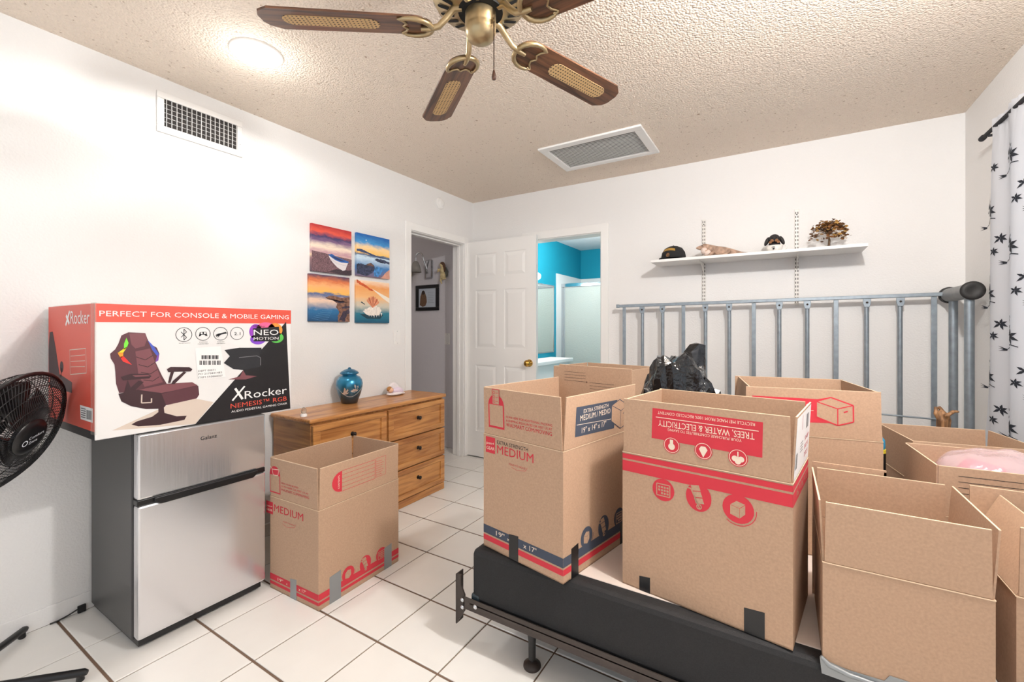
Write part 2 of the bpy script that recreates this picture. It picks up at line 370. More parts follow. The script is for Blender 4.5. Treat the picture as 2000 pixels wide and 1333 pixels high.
fr = MB(); fr.box((-2.685, 5.715, 1.80), (-.8, 5.765, 1.85)); fr.box((-2.685, 5.715, .42), (-.8, 5.765, .45)); fr.box((-2.685, 5.72, .45), (-2.655, 5.76, 1.8))
obj('frame', fr, M_chrome, sd, .004)
for x0, x1, y in ((-2.64, -1.7, 5.728), (-1.78, -.82, 5.75)):
    p = obj('glass_panel', MB().box((x0, y-.003, .46), (x1, y+.003, 1.79)), frost(), sd)
    q = MB(); q.box((x0-.012, y-.008, .455), (x0+.012, y+.008, 1.795)); q.box((x1-.012, y-.008, .455), (x1+.012, y+.008, 1.795)); obj('panel_frame', q, M_chrome, p)
vt = thing('bathroom_vanity', 'white bathroom vanity with a thick pale counter', 'vanity', (-2.53, 4.5, 0))
obj('cabinet', MB().box((-2.695, 3.65, 0), (-2.39, 5.36, .78)), M_trim, vt, .004); obj('counter', MB().box((-2.695, 3.6, .78), (-2.355, 5.39, .825)), M_paper, vt, .008)
mir = thing('bathroom_mirror', 'wide frameless mirror on the turquoise bathroom wall', 'mirror', (-2.695, 4.7, .9))
obj('mirror_glass', MB().box((-2.698, 3.9, .90), (-2.692, 5.49, 1.79)), mat('mirror', (235, 240, 238), .03, 1), mir)
obj('mirror_edge', MB().box((-2.699, 3.89, 1.79), (-2.688, 5.5, 1.805)).box((-2.699, 5.49, .89), (-2.688, 5.5, 1.79)).box((-2.699, 3.89, .885), (-2.688, 5.5, .90)), M_chrome, mir)
vl = thing('vanity_light', 'bright vanity light bar above the bathroom mirror', 'light', (-2.66, 4.7, 1.86))
obj('bar', MB().box((-2.699, 4.1, 1.84), (-2.66, 5.0, 1.90)), M_chrome, vl, .004)
M_bulb = mat('lit_bulb', (255, 250, 240), .3, emit=14)
for k in range(4): obj('bulb', MB().ell((-2.62, 4.22+k*.22, 1.87), (.045, .045, .045)), M_bulb, vl)
def lamp(name, loc, wt, rad, col=(1, .96, .9), parent=None):
    l = bpy.data.lights.new(name, 'POINT'); l.energy = wt; l.shadow_soft_size = rad; l.color = col
    o = bpy.data.objects.new(name, l); o.location = loc; COL.objects.link(o); return o
lamp('bathroom_lamp', (-1.9, 4.9, 2.2), BATH_W, .12)
lamp('hallway_fill', (-4.0, 2.85, 2.25), 2.6, .1)  # unseen source without a fixture, added to brighten the hallway

# ------------------------------------------------------------------ ceiling and wall fixtures
def spot(loc, wt):
    l = bpy.data.lights.new('downlight_beam', 'SPOT'); l.energy = wt; l.shadow_soft_size = .045; l.color = (1, .985, .968); l.spot_size = math.radians(176); l.spot_blend = .15
    o = bpy.data.objects.new('downlight_beam', l); o.location = loc; COL.objects.link(o); return o
def downlight(x, y, label, wt):
    t = thing('recessed_light', label, 'light', (x, y, ZC), 'recessed ceiling lights')
    obj('trim_ring', MB().lathe([(.078, -.006), (.086, -.012), (.104, -.007), (.108, 0), (.078, 0)], (x, y, ZC), 40), M_trim, t)
    obj('bulb', MB().lathe([(.001, -.03), (.03, -.027), (.05, -.018), (.06, -.004), (.062, 0)], (x, y, ZC), 32), mat('lit_lens', (255, 252, 246), .3, emit=18), t)
    if wt[0]: spot((x, y, ZC-.05), wt[0])
    lamp('bulb_glow', (x, y, ZC-.14), wt[1], .05, (1, .985, .968))
downlight(-1.985, 1.07, 'lit round recessed ceiling light near the wall vent', LAMP_W[0])
downlight(.30, 1.18, 'lit round recessed ceiling light outside the view on the window side', LAMP_W[1])
# ceiling return grille
gr = thing('ceiling_grille', 'white framed return air grille on the ceiling', 'vent', (-1.07, 2.875, ZC))
gx0, gx1, gy0, gy1 = -1.415, -.716, 2.637, 3.112; fwid = .055
f = MB()
for lo, hi in (((gx0,gy0),(gx1,gy0+fwid)), ((gx0,gy1-fwid),(gx1,gy1)), ((gx0,gy0+fwid),(gx0+fwid,gy1-fwid)), ((gx1-fwid,gy0+fwid),(gx1,gy1-fwid))): f.box((*lo, ZC-.014), (*hi, ZC))
obj('frame', f, M_trim, gr, .004); obj('filter_backing', MB().box((gx0+fwid, gy0+fwid, ZC-.002), (gx1-fwid, gy1-fwid, ZC)), mat('grey_filter', (62, 61, 60), .9), gr)
ns = 18
sl = MB(); yy = (gy1-gy0-2*fwid)/ns; sl.obox((0,0,0), (gx1/2-gx0/2-fwid, 0, 0), (0, yy*.07, -.002), (0, .0003, .0005))
me = bpy.data.meshes.new('slat'); me.from_pydata(sl.v, [], sl.f); me.materials.append(mat('grey_slat', (214, 212, 208), .5))
for k in range(ns):
    o = bpy.data.objects.new('slat', me); o.location = ((gx0+gx1)/2, gy0+fwid+(k+.5)*yy, ZC-.008); link(o); o.parent = gr; o.matrix_parent_inverse = gr.matrix_basis.inverted()
# wall register
rg = thing('wall_register', 'white wall air register with dark grid high on the left wall', 'vent', (XW, 1.107, 2.27))
ry0, ry1, rz0, rz1 = .91, 1.305, 2.172, 2.371; iy0_, iy1_, iz0, iz1 = .941, 1.279, 2.206, 2.339
f = MB(); x1 = XW+.008
f.box((XW, ry0, rz0), (x1, ry1, iz0)); f.box((XW, ry0, iz1), (x1, ry1, rz1)); f.box((XW, ry0, iz0), (x1, iy0_, iz1)); f.box((XW, iy1_, iz0), (x1, ry1, iz1))
obj('frame', f, M_trim, rg, .003); obj('duct', MB().box((XW+.0005, iy0_, iz0), (XW+.001, iy1_, iz1)), mat('dark_duct', (52, 48, 46), .9), rg)
for k in range(16):
    y = iy0_+(k+.35)*(iy1_-iy0_)/15.6; obj('vane', MB().box((XW+.002, y, iz0), (XW+.009, y+.0018, iz1)), M_trim, rg)
for k in range(1, 6):
    z = iz0+k*(iz1-iz0)/6; obj('cross_bar', MB().box((XW+.0015, iy0_, z), (XW+.003, iy1_, z+.0012)), M_trim, rg)
obj('lever', MB().box((XW+.006, 1.288, 2.24), (XW+.016, 1.292, 2.27)), M_trim, rg)
# smoke detector
sdm = thing('smoke_detector', 'small round white smoke detector high on the wall by the doorway', 'smoke detector', (XW, 2.972, 2.318))
obj('base', MB().lathe([(.05,0),(.05,.01),(.044,.016)], (XW, 2.972, 2.318), 32, (1,0,0)), M_trim, sdm); obj('cover', MB().lathe([(.034,.016),(.032,.028),(.02,.032),(.001,.033)], (XW, 2.972, 2.318), 32, (1,0,0)), M_trim, sdm)
def switch(name, lab, O, U):
    t = thing('light_switch', lab, 'light switch', tuple(O)); N = np.cross(U, V(0,0,1))
    obj('plate', MB().slab(O, U, V(0,0,1), [(-.035,-.057),(.035,-.057),(.035,.057),(-.035,.057)], 0, .005), M_trim, t, .002)
    obj('rocker', MB().slab(O, U, V(0,0,1), [(-.016,-.033),(.016,-.033),(.016,.033),(-.016,.033)], .005, .009), M_paper, t, .0015)
    for z in (-.047, .047): obj('screw', MB().lathe([(.003,.005),(.003,.0062),(.001,.0065)], O+V(0,0,z), 8, N), M_chrome, t)
switch('', 'white rocker light switch on the wall left of the hallway door', V(XW, 2.466, 1.147), V(0,1,0))
switch('', 'white rocker light switch on the hallway wall', V(-2.909, HY, 1.107), V(1,0,0))
# ceiling fan -------------------------------------------------------
fc = V(-.806, 1.125, 0); FZ = 2.15
fan = thing('ceiling_fan', 'antique brass ceiling fan with five walnut and cane blades', 'ceiling fan', (fc[0], fc[1], ZC))
obj('canopy', MB().lathe([(.075, 0), (.075,-.02), (.05,-.05), (.022,-.06), (.022,-.11)], (fc[0], fc[1], ZC), 32), M_brass, fan)
mh = MB().lathe([(.03, .215), (.1, .21), (.14, .19), (.156, .15), (.156, .115), (.143, .088), (.08, .066), (.06, .062)], (fc[0], fc[1], FZ), 48)
hous = obj('motor_housing', mh, M_brass, fan)
obj('motor_core', MB().lathe([(.07, .085), (.07, .058)], (fc[0], fc[1], FZ), 32), M_blackm, fan)
# dark ventilation slots on the underside of the housing
ns = 22; sm_ = MB(); 
for (r0, r1, wd, q) in ((.085, .125, .010, .0),):
    pass
def slot_mesh(r0, z0, r1, z1, wd):
    mb = MB(); d = V(r1-r0, 0, z1-z0); L = np.linalg.norm(d); d /= L; n = V(d[2], 0, -d[0]); 
    pts = [(wd*.5*math.cos(a)+ (L-wd/2 if abs(a) < math.pi/2 else wd/2), wd*.5*math.sin(a)) for a in np.linspace(-math.pi/2+.01, math.pi*1.5-.3, 12)]
    pts = [(wd/2+(L-wd)*(1 if math.cos(a) > 0 else 0)+wd*.5*math.cos(a), wd*.5*math.sin(a)) for a in np.linspace(0, 2*math.pi, 14, endpoint=False)]
    mb.add([V(r0, 0, z0)+d*p[0]+V(0,1,0)*p[1]+n*.0015 for p in pts], [tuple(range(len(pts)))])
    me = bpy.data.meshes.new('vent_slot'); me.from_pydata(mb.v, [], mb.f); me.materials.append(M_blackm); return me
for k, me in ((0, slot_mesh(.088, .0685, .134, .0838, .014)), (1, slot_mesh(.1452, .0925, .1535, .109, .014))):
    for i in range(22):
        o = bpy.data.objects.new('vent_slot', me); COL.objects.link(o); o.parent = hous
        o.matrix_basis = Matrix.Translation((fc[0], fc[1], FZ)) @ Matrix.Rotation(2*math.pi*(i+.5*k)/22, 4, 'Z')
obj('switch_cup', MB().lathe([(.046, .075), (.048, .072), (.0485, .018), (.0475, .014), (.0485, .011), (.047, -.004), (.040, -.022), (.022, -.033), (.001, -.036)], (fc[0], fc[1], FZ), 40), M_brass, fan)
cs = MB(); ca = V(fc[0]+.052, fc[1]-.004, FZ+.02)
cs.tube([ca+V(-.012,0,.004), ca, ca+V(.001,0,-.01)], .0035, 8); obj('chain_spout', cs, M_brass, fan)
ch = MB()
for k in range(34): ch.ell(ca+V(.001, 0, -.012-k*.0043), (.0021,)*3, None, 6, 4)
chain = obj('pull_chain', ch, mat('dark_bronze', (84, 64, 50), .35, .8), fan)
obj('chain_pull', MB().lathe([(.001, .03), (.003, .026), (.0075, .006), (.006, -.002), (.001, -.004)], ca+V(.001, 0, -.185), 14), mat('walnut_pull', (80, 50, 36), .4), chain)
# blade in local coordinates: root at r=.19, along +x
def cane_mat():
    m = mat('woven_cane', (206, 172, 122), .6); nt = m.node_tree; b = nt.nodes['Principled BSDF']
    tc = nt.nodes.new('ShaderNodeTexCoord'); sx = nt.nodes.new('ShaderNodeSeparateXYZ'); nt.links.new(tc.outputs['Object'], sx.inputs[0])
    outs = []
    for ax in (0, 1):
        mu = nt.nodes.new('ShaderNodeMath'); mu.operation = 'MULTIPLY'; mu.inputs[1].default_value = 2*math.pi/.0125; nt.links.new(sx.outputs[ax], mu.inputs[0])
        co = nt.nodes.new('ShaderNodeMath'); co.operation = 'COSINE'; nt.links.new(mu.outputs[0], co.inputs[0]); outs.append(co)
    ad = nt.nodes.new('ShaderNodeMath'); ad.operation = 'ADD'; nt.links.new(outs[0].outputs[0], ad.inputs[0]); nt.links.new(outs[1].outputs[0], ad.inputs[1])
    r = nt.nodes.new('ShaderNodeValToRGB'); e = r.color_ramp.elements; e[0].position = .0; e[0].color = lin((206, 172, 122)); e[1].position = 1; e[1].color = lin((60, 44, 30))
    e[0].position = .45; e[1].position = .62
    mm = nt.nodes.new('ShaderNodeMath'); mm.operation = 'MULTIPLY_ADD'; mm.inputs[1].default_value = .5; mm.inputs[2].default_value = 0; nt.links.new(ad.outputs[0], mm.inputs[0])
    nt.links.new(mm.outputs[0], r.inputs['Fac']); nt.links.new(r.outputs['Color'], b.inputs['Base Color']); return m
M_cane = cane_mat()
def arcpts(cx, cy, r, a0, a1, n): return [(cx+r*math.cos(math.radians(a)), cy+r*math.sin(math.radians(a))) for a in np.linspace(a0, a1, n)]
EX, EY = V(1,0,0), V(0,1,0)
hwid = .066
out = arcpts(.19+.045, hwid*.86-.045, .045, 180, 100, 6)[::-1]
outline = [(.205, -hwid*.86)]+[(.62, -hwid), (.655, -hwid+.022), (.665, -.02), (.665, .02), (.655, hwid-.022), (.62, hwid)]+[(.205, hwid*.86)]+arcpts(.205, 0, hwid*.86, 95, 265, 13)[1:-1]
blm = MB().slab(V(0,0,0), EX, EY, outline, -.003, .003)
bl_me = bpy.data.meshes.new('blade'); bl_me.from_pydata(blm.v, [], blm.f); bl_me.materials.append(M_walnut)
capsule = arcpts(.40-.06+.0, 0, .03, 90, 270, 10)+arcpts(.57, 0, .03, -90, 90, 10)
ci = MB().slab(V(0,0,0), EX, EY, capsule, -.0042, -.003); ci_me = bpy.data.meshes.new('cane_inset'); ci_me.from_pydata(ci.v, [], ci.f); ci_me.materials.append(M_cane)
ir = MB()
ir.tube([V(.06,0,.055), V(.085,0,.05), V(.105,0,.025), V(.13,0,-.001), V(.16,0,-.009), V(.185,0,-.01)], [.011,.011,.010,.0095,.009,.007], 10)
for sg in (1, -1):
    ir.tube([V(.155,0,-.008)]+[V(.212-.062*math.cos(math.radians(a)), sg*.055*math.sin(math.radians(a)), -.007) for a in (10,30,50,70,90,110)]+[V(.25, sg*.045, -.006)], [.007,.008,.0085,.0085,.008,.007,.006,.003], 8)
    ir.tube([V(.25, sg*.045, -.005), V(.233, sg*.03, -.005), V(.227, sg*.015, -.005), V(.24, 0, -.005)], [.003,.004,.004,.003], 6)
    ir.ell((.237, sg*.045, -.007), (.005,.005,.003), None, 8, 5)
ir_me = bpy.data.meshes.new('blade_iron'); ir_me.from_pydata(ir.v, [], ir.f); ir_me.polygons.foreach_set('use_smooth', [True]*len(ir.f)); ir_me.materials.append(M_brass)
for k in range(5):
    a = math.radians(71.8+72*k)
    base = Matrix.Translation((fc[0], fc[1], FZ+.012)) @ Matrix.Rotation(a, 4, 'Z')
    bo = bpy.data.objects.new('blade', bl_me); COL.objects.link(bo); bo.parent = fan; bo.matrix_parent_inverse = fan.matrix_basis.inverted()
    bo.matrix_basis = base @ Matrix.Rotation(math.radians(-11), 4, 'X')
    for nm, me in (('cane_inset', ci_me), ('blade_iron', ir_me)):
        o = bpy.data.objects.new(nm, me); COL.objects.link(o); o.parent = bo

# ------------------------------------------------------------------ canvas prints
def canvas_mat(name, stops, dist=.2, sc=4):
    m = mat(name, (128, 128, 128), .5); nt = m.node_tree; b = nt.nodes['Principled BSDF']
    tc = nt.nodes.new('ShaderNodeTexCoord'); sx = nt.nodes.new('ShaderNodeSeparateXYZ'); nt.links.new(tc.outputs['Generated'], sx.inputs[0])
    mp = nt.nodes.new('ShaderNodeMapping'); mp.inputs['Scale'].default_value = (1, 1, 3.5); nt.links.new(tc.outputs['Generated'], mp.inputs['Vector'])
    n = nt.nodes.new('ShaderNodeTexNoise'); n.inputs['Scale'].default_value = sc; n.inputs['Detail'].default_value = 9; n.inputs['Roughness'].default_value = .62; n.inputs['Distortion'].default_value = .5; nt.links.new(mp.outputs['Vector'], n.inputs['Vector'])
    a = nt.nodes.new('ShaderNodeMath'); a.operation = 'MULTIPLY_ADD'; a.inputs[1].default_value = dist; nt.links.new(n.outputs['Fac'], a.inputs[0])
    s2 = nt.nodes.new('ShaderNodeMath'); s2.operation = 'SUBTRACT'; s2.inputs[1].default_value = dist*.5; nt.links.new(sx.outputs[2], s2.inputs[0]); nt.links.new(s2.outputs[0], a.inputs[2])
    r = nt.nodes.new('ShaderNodeValToRGB'); el = r.color_ramp.elements
    while len(el) < len(stops): el.new(.5)
    for e_, (p_, c_) in zip(el, stops): e_.position = p_
    for e_, (p_, c_) in zip(el, stops): e_.color = lin(c_)
    nt.links.new(a.outputs[0], r.inputs['Fac']); nt.links.new(r.outputs['Color'], b.inputs['Base Color']); return m
CS = [('boat', (1.718, 1.585), [(0, (90, 70, 84)), (.28, (150, 112, 116)), (.34, (240, 214, 180)), (.42, (196, 150, 160)), (.55, (246, 226, 204)), (.68, (128, 96, 130)), (.76, (60, 56, 100)), (.86, (226, 90, 70)), (1, (180, 40, 50))], 'square canvas print of a blue rowing boat on pebbles under a red sunset'),
      ('bluesea', (2.066, 1.59), [(0, (120, 100, 120)), (.22, (60, 120, 180)), (.45, (206, 226, 240)), (.52, (60, 90, 130)), (.56, (250, 200, 110)), (.7, (250, 214, 160)), (.8, (70, 150, 210)), (1, (10, 90, 170))], 'square canvas print of blue surf and rocks at sunrise'),
      ('rocks', (1.702, 1.262), [(0, (20, 70, 110)), (.25, (40, 110, 160)), (.45, (240, 206, 180)), (.58, (70, 100, 150)), (.63, (250, 190, 90)), (.76, (250, 180, 120)), (.88, (220, 120, 70)), (1, (70, 60, 90))], 'square canvas print of a rocky shore under an orange sky'),
      ('shell', (2.064, 1.256), [(0, (10, 80, 110)), (.22, (40, 120, 140)), (.42, (210, 200, 180)), (.6, (244, 190, 130)), (.85, (240, 160, 90)), (1, (250, 220, 190))], 'square canvas print of a seashell on wet sand')]
M_boatb = mat('boat_blue', (40, 96, 170), .5); M_boatw = mat('boat_white', (222, 214, 216), .5); M_rock = mat('print_rock', (112, 80, 66), .5, var=(60, .5)); M_rockd = mat('print_rock_dark', (60, 50, 66), .5, var=(60, .5))
M_shell = mat('print_shell', (232, 150, 110), .5, var=(50, .3)); M_shellw = mat('print_shell_white', (238, 226, 214), .5, var=(60, .15)); M_print_d = mat('print_dark_teal', (24, 60, 74), .5)
for nm, (y0, z0), stops, lab in CS:
    sz = .305; t = thing('canvas_print', lab, 'picture', (XW, y0+sz/2, z0), 'four seaside canvas prints')
    cv = obj('canvas', MB().box((XW+.001, y0, z0), (XW+.022, y0+sz, z0+sz)), canvas_mat('canvas_'+nm, stops), t, .002)
    F = Face(V(XW+.0222, y0, z0), EY, V(0,0,1))
    def q(pts, jag=.012, n=4):
        out = []
        for i, (a, b) in enumerate(pts):
            c, d = pts[(i+1) % len(pts)]
            for k in range(n):
                t_ = k/n; w_ = jag if k else 0
                out.append((min(1, max(0, a+(c-a)*t_+rng.uniform(-w_, w_)))*sz, min(1, max(0, b+(d-b)*t_+rng.uniform(-w_, w_)))*sz))
        return out
    sm = lambda pts: q(pts, 0, 1)
    if nm == 'boat':
        F.poly(q([(0,.43),(.4,.40),(1,.36),(1,0),(0,0)], .006), mat('print_pebbles', (118, 88, 94), .5, var=(230, .75)), 0)
        F.poly(sm([(.38,.02),(.8,.0),(1,.0),(1,.12),(.9,.1),(.6,.1)]), mat('print_shade', (64, 48, 56), .5, var=(200, .6)), 1)
        F.poly(sm([(.40,.37),(.44,.30),(.52,.22),(.62,.14),(.76,.08),(.83,.10),(.86,.18),(.91,.29),(.7,.30),(.5,.38)]), M_boatw, 2); F.poly(sm([(.38,.41),(.43,.40),(.48,.42),(.6,.37),(.92,.30),(.91,.27),(.72,.26),(.58,.29),(.45,.35)]), M_boatb, 3); F.poly(sm([(.46,.38),(.58,.36),(.82,.295),(.70,.29),(.56,.32)]), mat('boat_inside', (44, 52, 92), .5), 4); F.path(sm([(.44,.31),(.62,.22),(.86,.20)]), .0012, mat('boat_line', (150, 140, 150), .5), 3)
    if nm == 'bluesea':
        F.poly(q([(0,.62),(.15,.63),(.3,.59),(.6,.53),(1,.50),(1,.48),(.5,.50),(.3,.55),(0,.57)], .006), mat('print_hills', (58, 72, 110), .5, var=(40, .3)), 0)
        F.poly(q([(0,.04),(.3,.02),(.46,.1),(.53,.22),(.5,.3),(.4,.34),(.22,.27),(.1,.29),(0,.27)]), mat('print_wet_rock', (52, 58, 84), .5, var=(70, .75)), 0); F.poly(q([(.24,.27),(.4,.335),(.5,.3),(.48,.25),(.36,.27)]), M_rock, 1); F.poly(q([(.5,.42),(.62,.47),(.8,.46),(1,.42),(1,.38),(.8,.38),(.66,.39)], .014), mat('print_wet_rock', (52, 58, 84), .5), 0)
        F.poly(q([(.70,0),(1,0),(1,.24),(.90,.18),(.8,.08)], .006), mat('print_sand', (206, 150, 130), .5, var=(20, .15)), 1); F.poly(q([(.5,.2),(.62,.28),(.8,.22),(.72,.1),(.6,.02),(.5,.02)], .02), mat('print_surf', (66, 130, 190), .5, var=(40, .5)), 0); F.disc((.27*sz,.86*sz), .004, M_paper, 1); F.disc((.37*sz,.59*sz), .006, mat('print_sun', (255, 226, 130), .5), 1)
    if nm == 'rocks':
        F.poly(q([(.38,.52),(.46,.56),(.6,.56),(.8,.53),(1,.57),(1,0),(.70,0),(.68,.12),(.72,.22),(.64,.32),(.68,.40),(.55,.47),(.42,.49)]), mat('print_brown_rock', (128, 90, 72), .5, var=(60, .6)), 0); F.poly(q([(.4,.5),(.6,.46),(.82,.47),(.98,.44),(.7,.41),(.58,.46)]), M_rockd, 1); F.poly(q([(.72,.05),(.8,.2),(.98,.3),(1,.22),(.9,.1),(.85,0)], .02), M_rockd, 1); F.poly(q([(.76,.30),(.9,.36),(1,.35),(1,.32),(.88,.3)], .01), M_rockd, 1)
        for k in range(7): F.path(sm([(.05+.05*k, .06+.035*k), (.25+.04*k, .03+.04*k), (.45+.02*k, .05+.04*k)]), .0011, mat('print_ripple', (110, 160, 200), .5), 0)
    if nm == 'shell':
        F.poly(q([(0,1),(0,.93),(.2,.86),(.42,.77),(.5,.78),(.3,.88),(.1,.97)], .012), mat('print_rust', (214, 92, 44), .5, var=(50, .3)), 0); F.poly(sm([(.45,.82),(1,.62),(1,.5),(.8,.6)]), mat('print_foam', (246, 234, 216), .5), 0)
        F.poly(sm([(.1,.2),(.3,.1),(.7,.1),(.8,.2),(.5,.24)]), M_print_d, 0)
        F.poly(q([(.18,.27),(.3,.19),(.5,.17),(.68,.2),(.74,.3),(.7,.38),(.55,.42),(.35,.37),(.25,.33)], .012), M_shellw, 1)
        for k in range(7):
            a = math.radians(35+17*k); F.poly(sm([(.47,.36),(.47+.27*math.cos(a-.13)*.8,.36+.26*math.sin(a-.13)),(.47+.30*math.cos(a)*.8,.36+.29*math.sin(a)),(.47+.27*math.cos(a+.13)*.8,.36+.26*math.sin(a+.13))]), (M_shell, mat('print_shell_dark', (196, 104, 72), .5))[k % 2], 2)
        for k in range(6): x_ = .34+.075*k; F.poly(sm([(x_,.24),(x_+.025,.12+.015*abs(k-2)),(x_+.05,.25)]), M_shellw, 2)
        F.poly(sm([(.12,.48),(.14,.5),(.25,.44),(.23,.43)]), M_print_d, 1)
    F.commit(cv, 'printed_picture')

# ------------------------------------------------------------------ hallway objects
sc_ = thing('wall_sconce', 'chrome wall sconce with frosted glass shade on the hallway wall', 'sconce', (-3.15, HY, 1.78))
obj('back_plate', MB().box((-3.19, HY-.03, 1.735), (-3.10, HY, 1.935)), M_chrome, sc_, .012)
obj('arm', MB().tube([V(-3.17, HY-.03, 1.84)]+[V(-3.225+.05*math.cos(a), HY-.08, 1.955+.05*math.sin(a)) for a in np.linspace(0, math.pi, 9)]+[V(-3.275, HY-.08, 1.91)], .007, 8), M_chrome, sc_)
obj('shade', MB().lathe([(.018,.0),(.03,-.012),(.045,-.05),(.06,-.115),(.058,-.115),(.04,-.05),(.016,-.01)], (-3.275, HY-.08, 1.92), 24), mat('smoked_glass_shade', (150, 146, 140), .4), sc_)
def angel(x, z, flip, lab):
    t = thing('angel_figurine', lab, 'figurine', (x, HY, z), 'resin angels on the hallway wall'); y = HY-.03
    b = MB(); b.ell((x, y, z+.11), (.028,.025,.045)); b.ell((x+flip*.01, y-.004, z+.06), (.032,.026,.04)); b.tube([(x, y-.01, z+.05), (x+flip*.035, y-.02, z+.03), (x+flip*.06, y-.015, z+.035)], [.018,.014,.008], 8)
    b.tube([(x, y-.01, z+.04), (x-flip*.01, y-.015, z+.01), (x+flip*.005, y-.015, z-.02)], [.016,.012,.007], 8); b.tube([(x-flip*.015, y-.015, z+.13), (x-flip*.045, y-.025, z+.10), (x-flip*.03, y-.03, z+.135)], [.011,.009,.007], 8); b.ell((x-flip*.004, y-.01, z+.172), (.02,.02,.024))
    obj('body', b, mat('ivory_resin', (206, 186, 140), .5, var=(40, .25)), t, remesh=.004)
    obj('hair', MB().ell((x+flip*.004, y-.004, z+.185), (.025,.024,.02)).tube([(x+flip*.018, y, z+.18), (x+flip*.03, y, z+.14), (x+flip*.028, y, z+.10)], [.014,.012,.006], 8), mat('brown_hair', (92, 62, 44), .7), t)
    obj('wing', MB().slab(V(x, y+.012, z), EX, V(0,0,1), [(flip*.01,.06),(flip*.055,.05),(flip*.065,.10),(flip*.04,.15),(flip*.012,.13)][::(1 if flip > 0 else -1)], -.004, .004), mat('grey_green_wing', (110, 112, 104), .5), t)
angel(-2.955, 1.69, 1, 'small resin angel figurine right of the hallway sconce')
angel(-3.41, 1.69, -1, 'small resin angel figurine at the edge of the doorway left of the sconce')
pf = thing('picture_frame', 'black framed picture with brown drawing under the hallway sconce', 'picture', (-3.18, HY, 1.40))
fx0, fx1, fz0, fz1 = -3.337, -3.021, 1.403, 1.672
fm = MB(); w_ = .035
for a in (((fx0,fz0),(fx1,fz0+w_)),((fx0,fz1-w_),(fx1,fz1)),((fx0,fz0+w_),(fx0+w_,fz1-w_)),((fx1-w_,fz0+w_),(fx1,fz1-w_))): fm.box((a[0][0], HY-.018, a[0][1]), (a[1][0], HY, a[1][1]))
obj('frame', fm, M_black, pf, .003); obj('sheet', MB().box((fx0+w_, HY-.006, fz0+w_), (fx1-w_, HY-.002, fz1-w_)), mat('pale_sheet', (196, 204, 214), .5), pf)
F = Face(V(fx0, HY-.0065, fz0), EX, V(0,0,1)); mb_ = mat('brown_drawing', (112, 84, 62), .7, var=(90, .5))
F.poly([(.05,.06),(.09,.04),(.13,.05),(.15,.09),(.145,.14),(.12,.2),(.1,.215),(.08,.2),(.06,.15)], mb_); F.disc((.1,.19), .022, mat('drawing_dark', (50, 36, 30), .7), 1)
for k in range(7): F.line((.165, .19-.018*k), (.25-.01*(k % 2), .19-.018*k), .003, mat('grey_lettering', (150, 158, 170), .7))
F.commit(pf, 'printed_picture')

# ------------------------------------------------------------------ fridge
fg = thing('mini_fridge', 'two-door stainless mini fridge with black sides under the chair carton', 'fridge', (-2.3, .908, 0))
FX0, FX1, FY0, FY1 = -2.545, -2.105, .668, 1.146; M_fside = mat('dark_grey_fridge_side', (70, 69, 69), .38, bump=(250, .1, .001))
def steel():
    m = mat('brushed_steel', (224, 224, 226), .3, .8); nt = m.node_tree; b = nt.nodes['Principled BSDF']
    tc = nt.nodes.new('ShaderNodeTexCoord'); mp = nt.nodes.new('ShaderNodeMapping'); mp.inputs['Scale'].default_value = (1, 1, .02); nt.links.new(tc.outputs['Object'], mp.inputs['Vector'])
    n = nt.nodes.new('ShaderNodeTexNoise'); n.inputs['Scale'].default_value = 220; nt.links.new(mp.outputs['Vector'], n.inputs['Vector'])
    r = nt.nodes.new('ShaderNodeMapRange'); r.inputs['To Min'].default_value = .17; r.inputs['To Max'].default_value = .3; nt.links.new(n.outputs['Fac'], r.inputs['Value']); nt.links.new(r.outputs[0], b.inputs['Roughness']); return m
M_steel = steel()
obj('cabinet', MB().box((FX0, FY0, .03), (FX1, FY1, .822)), M_fside, fg, .006)
obj('top_panel', MB().box((FX0, FY0-.002, .822), (FX1+.035, FY1+.002, .829)), M_black, fg, .002)
obj('gasket', MB().box((FX1, FY0+.004, .04), (FX1+.012, FY1-.004, .82)), M_blackm, fg)
d1 = obj('freezer_door', MB().box((FX1+.012, FY0, .572), (FX1+.055, FY1, .82)), M_steel, fg, .008)
d2 = obj('fridge_door', MB().box((FX1+.012, FY0, .045), (FX1+.055, FY1, .548)), M_steel, fg, .008)
obj('handle_strip', MB().box((FX1+.012, FY0, .549), (FX1+.05, FY1, .571)), M_black, fg, .003)
hb = MB(); hb.slab(V(FX1+.05, FY0, .545), EY, V(0,0,1), [(.05,.012),(.07,-.005),(.42,-.005),(.44,.012),(.44,.024),(.05,.024)], 0, .012); obj('pocket_handle', hb, M_black, fg, .003)
obj('kick_plate', MB().box((FX0, FY0+.01, .012), (FX1+.03, FY1-.01, .045)), M_black, fg)
for x in (FX0+.04, FX1-.02):
    for y in (FY0+.05, FY1-.05): obj('foot', MB().lathe([(.014,0),(.014,.03)], (x, y, 0), 12), M_black, fg)
F = Face(V(FX1+.055, FY0, 0), EY, V(0,0,1)); c2 = lambda x, y: F.px(x/3.3333, 540+y/3.3333)
F.text('Galanz', c2(1306, 1066), c2(1412, 1052), M_black, h=.016); F.commit(d1, 'brand_lettering')
pl = thing('power_plug', 'black plug and cord lying against the baseboard beside the fridge', 'plug', (-2.556, .640, 0))
obj('plug_body', MB().box((-2.563, .628, .001), (-2.552, .655, .032)), M_black, pl, .003); obj('cord', MB().tube([(-2.557, .628, .02), (-2.558, .60, .01), (-2.557, .57, .005), (-2.559, .545, .004)], .003, 8), M_black, pl)

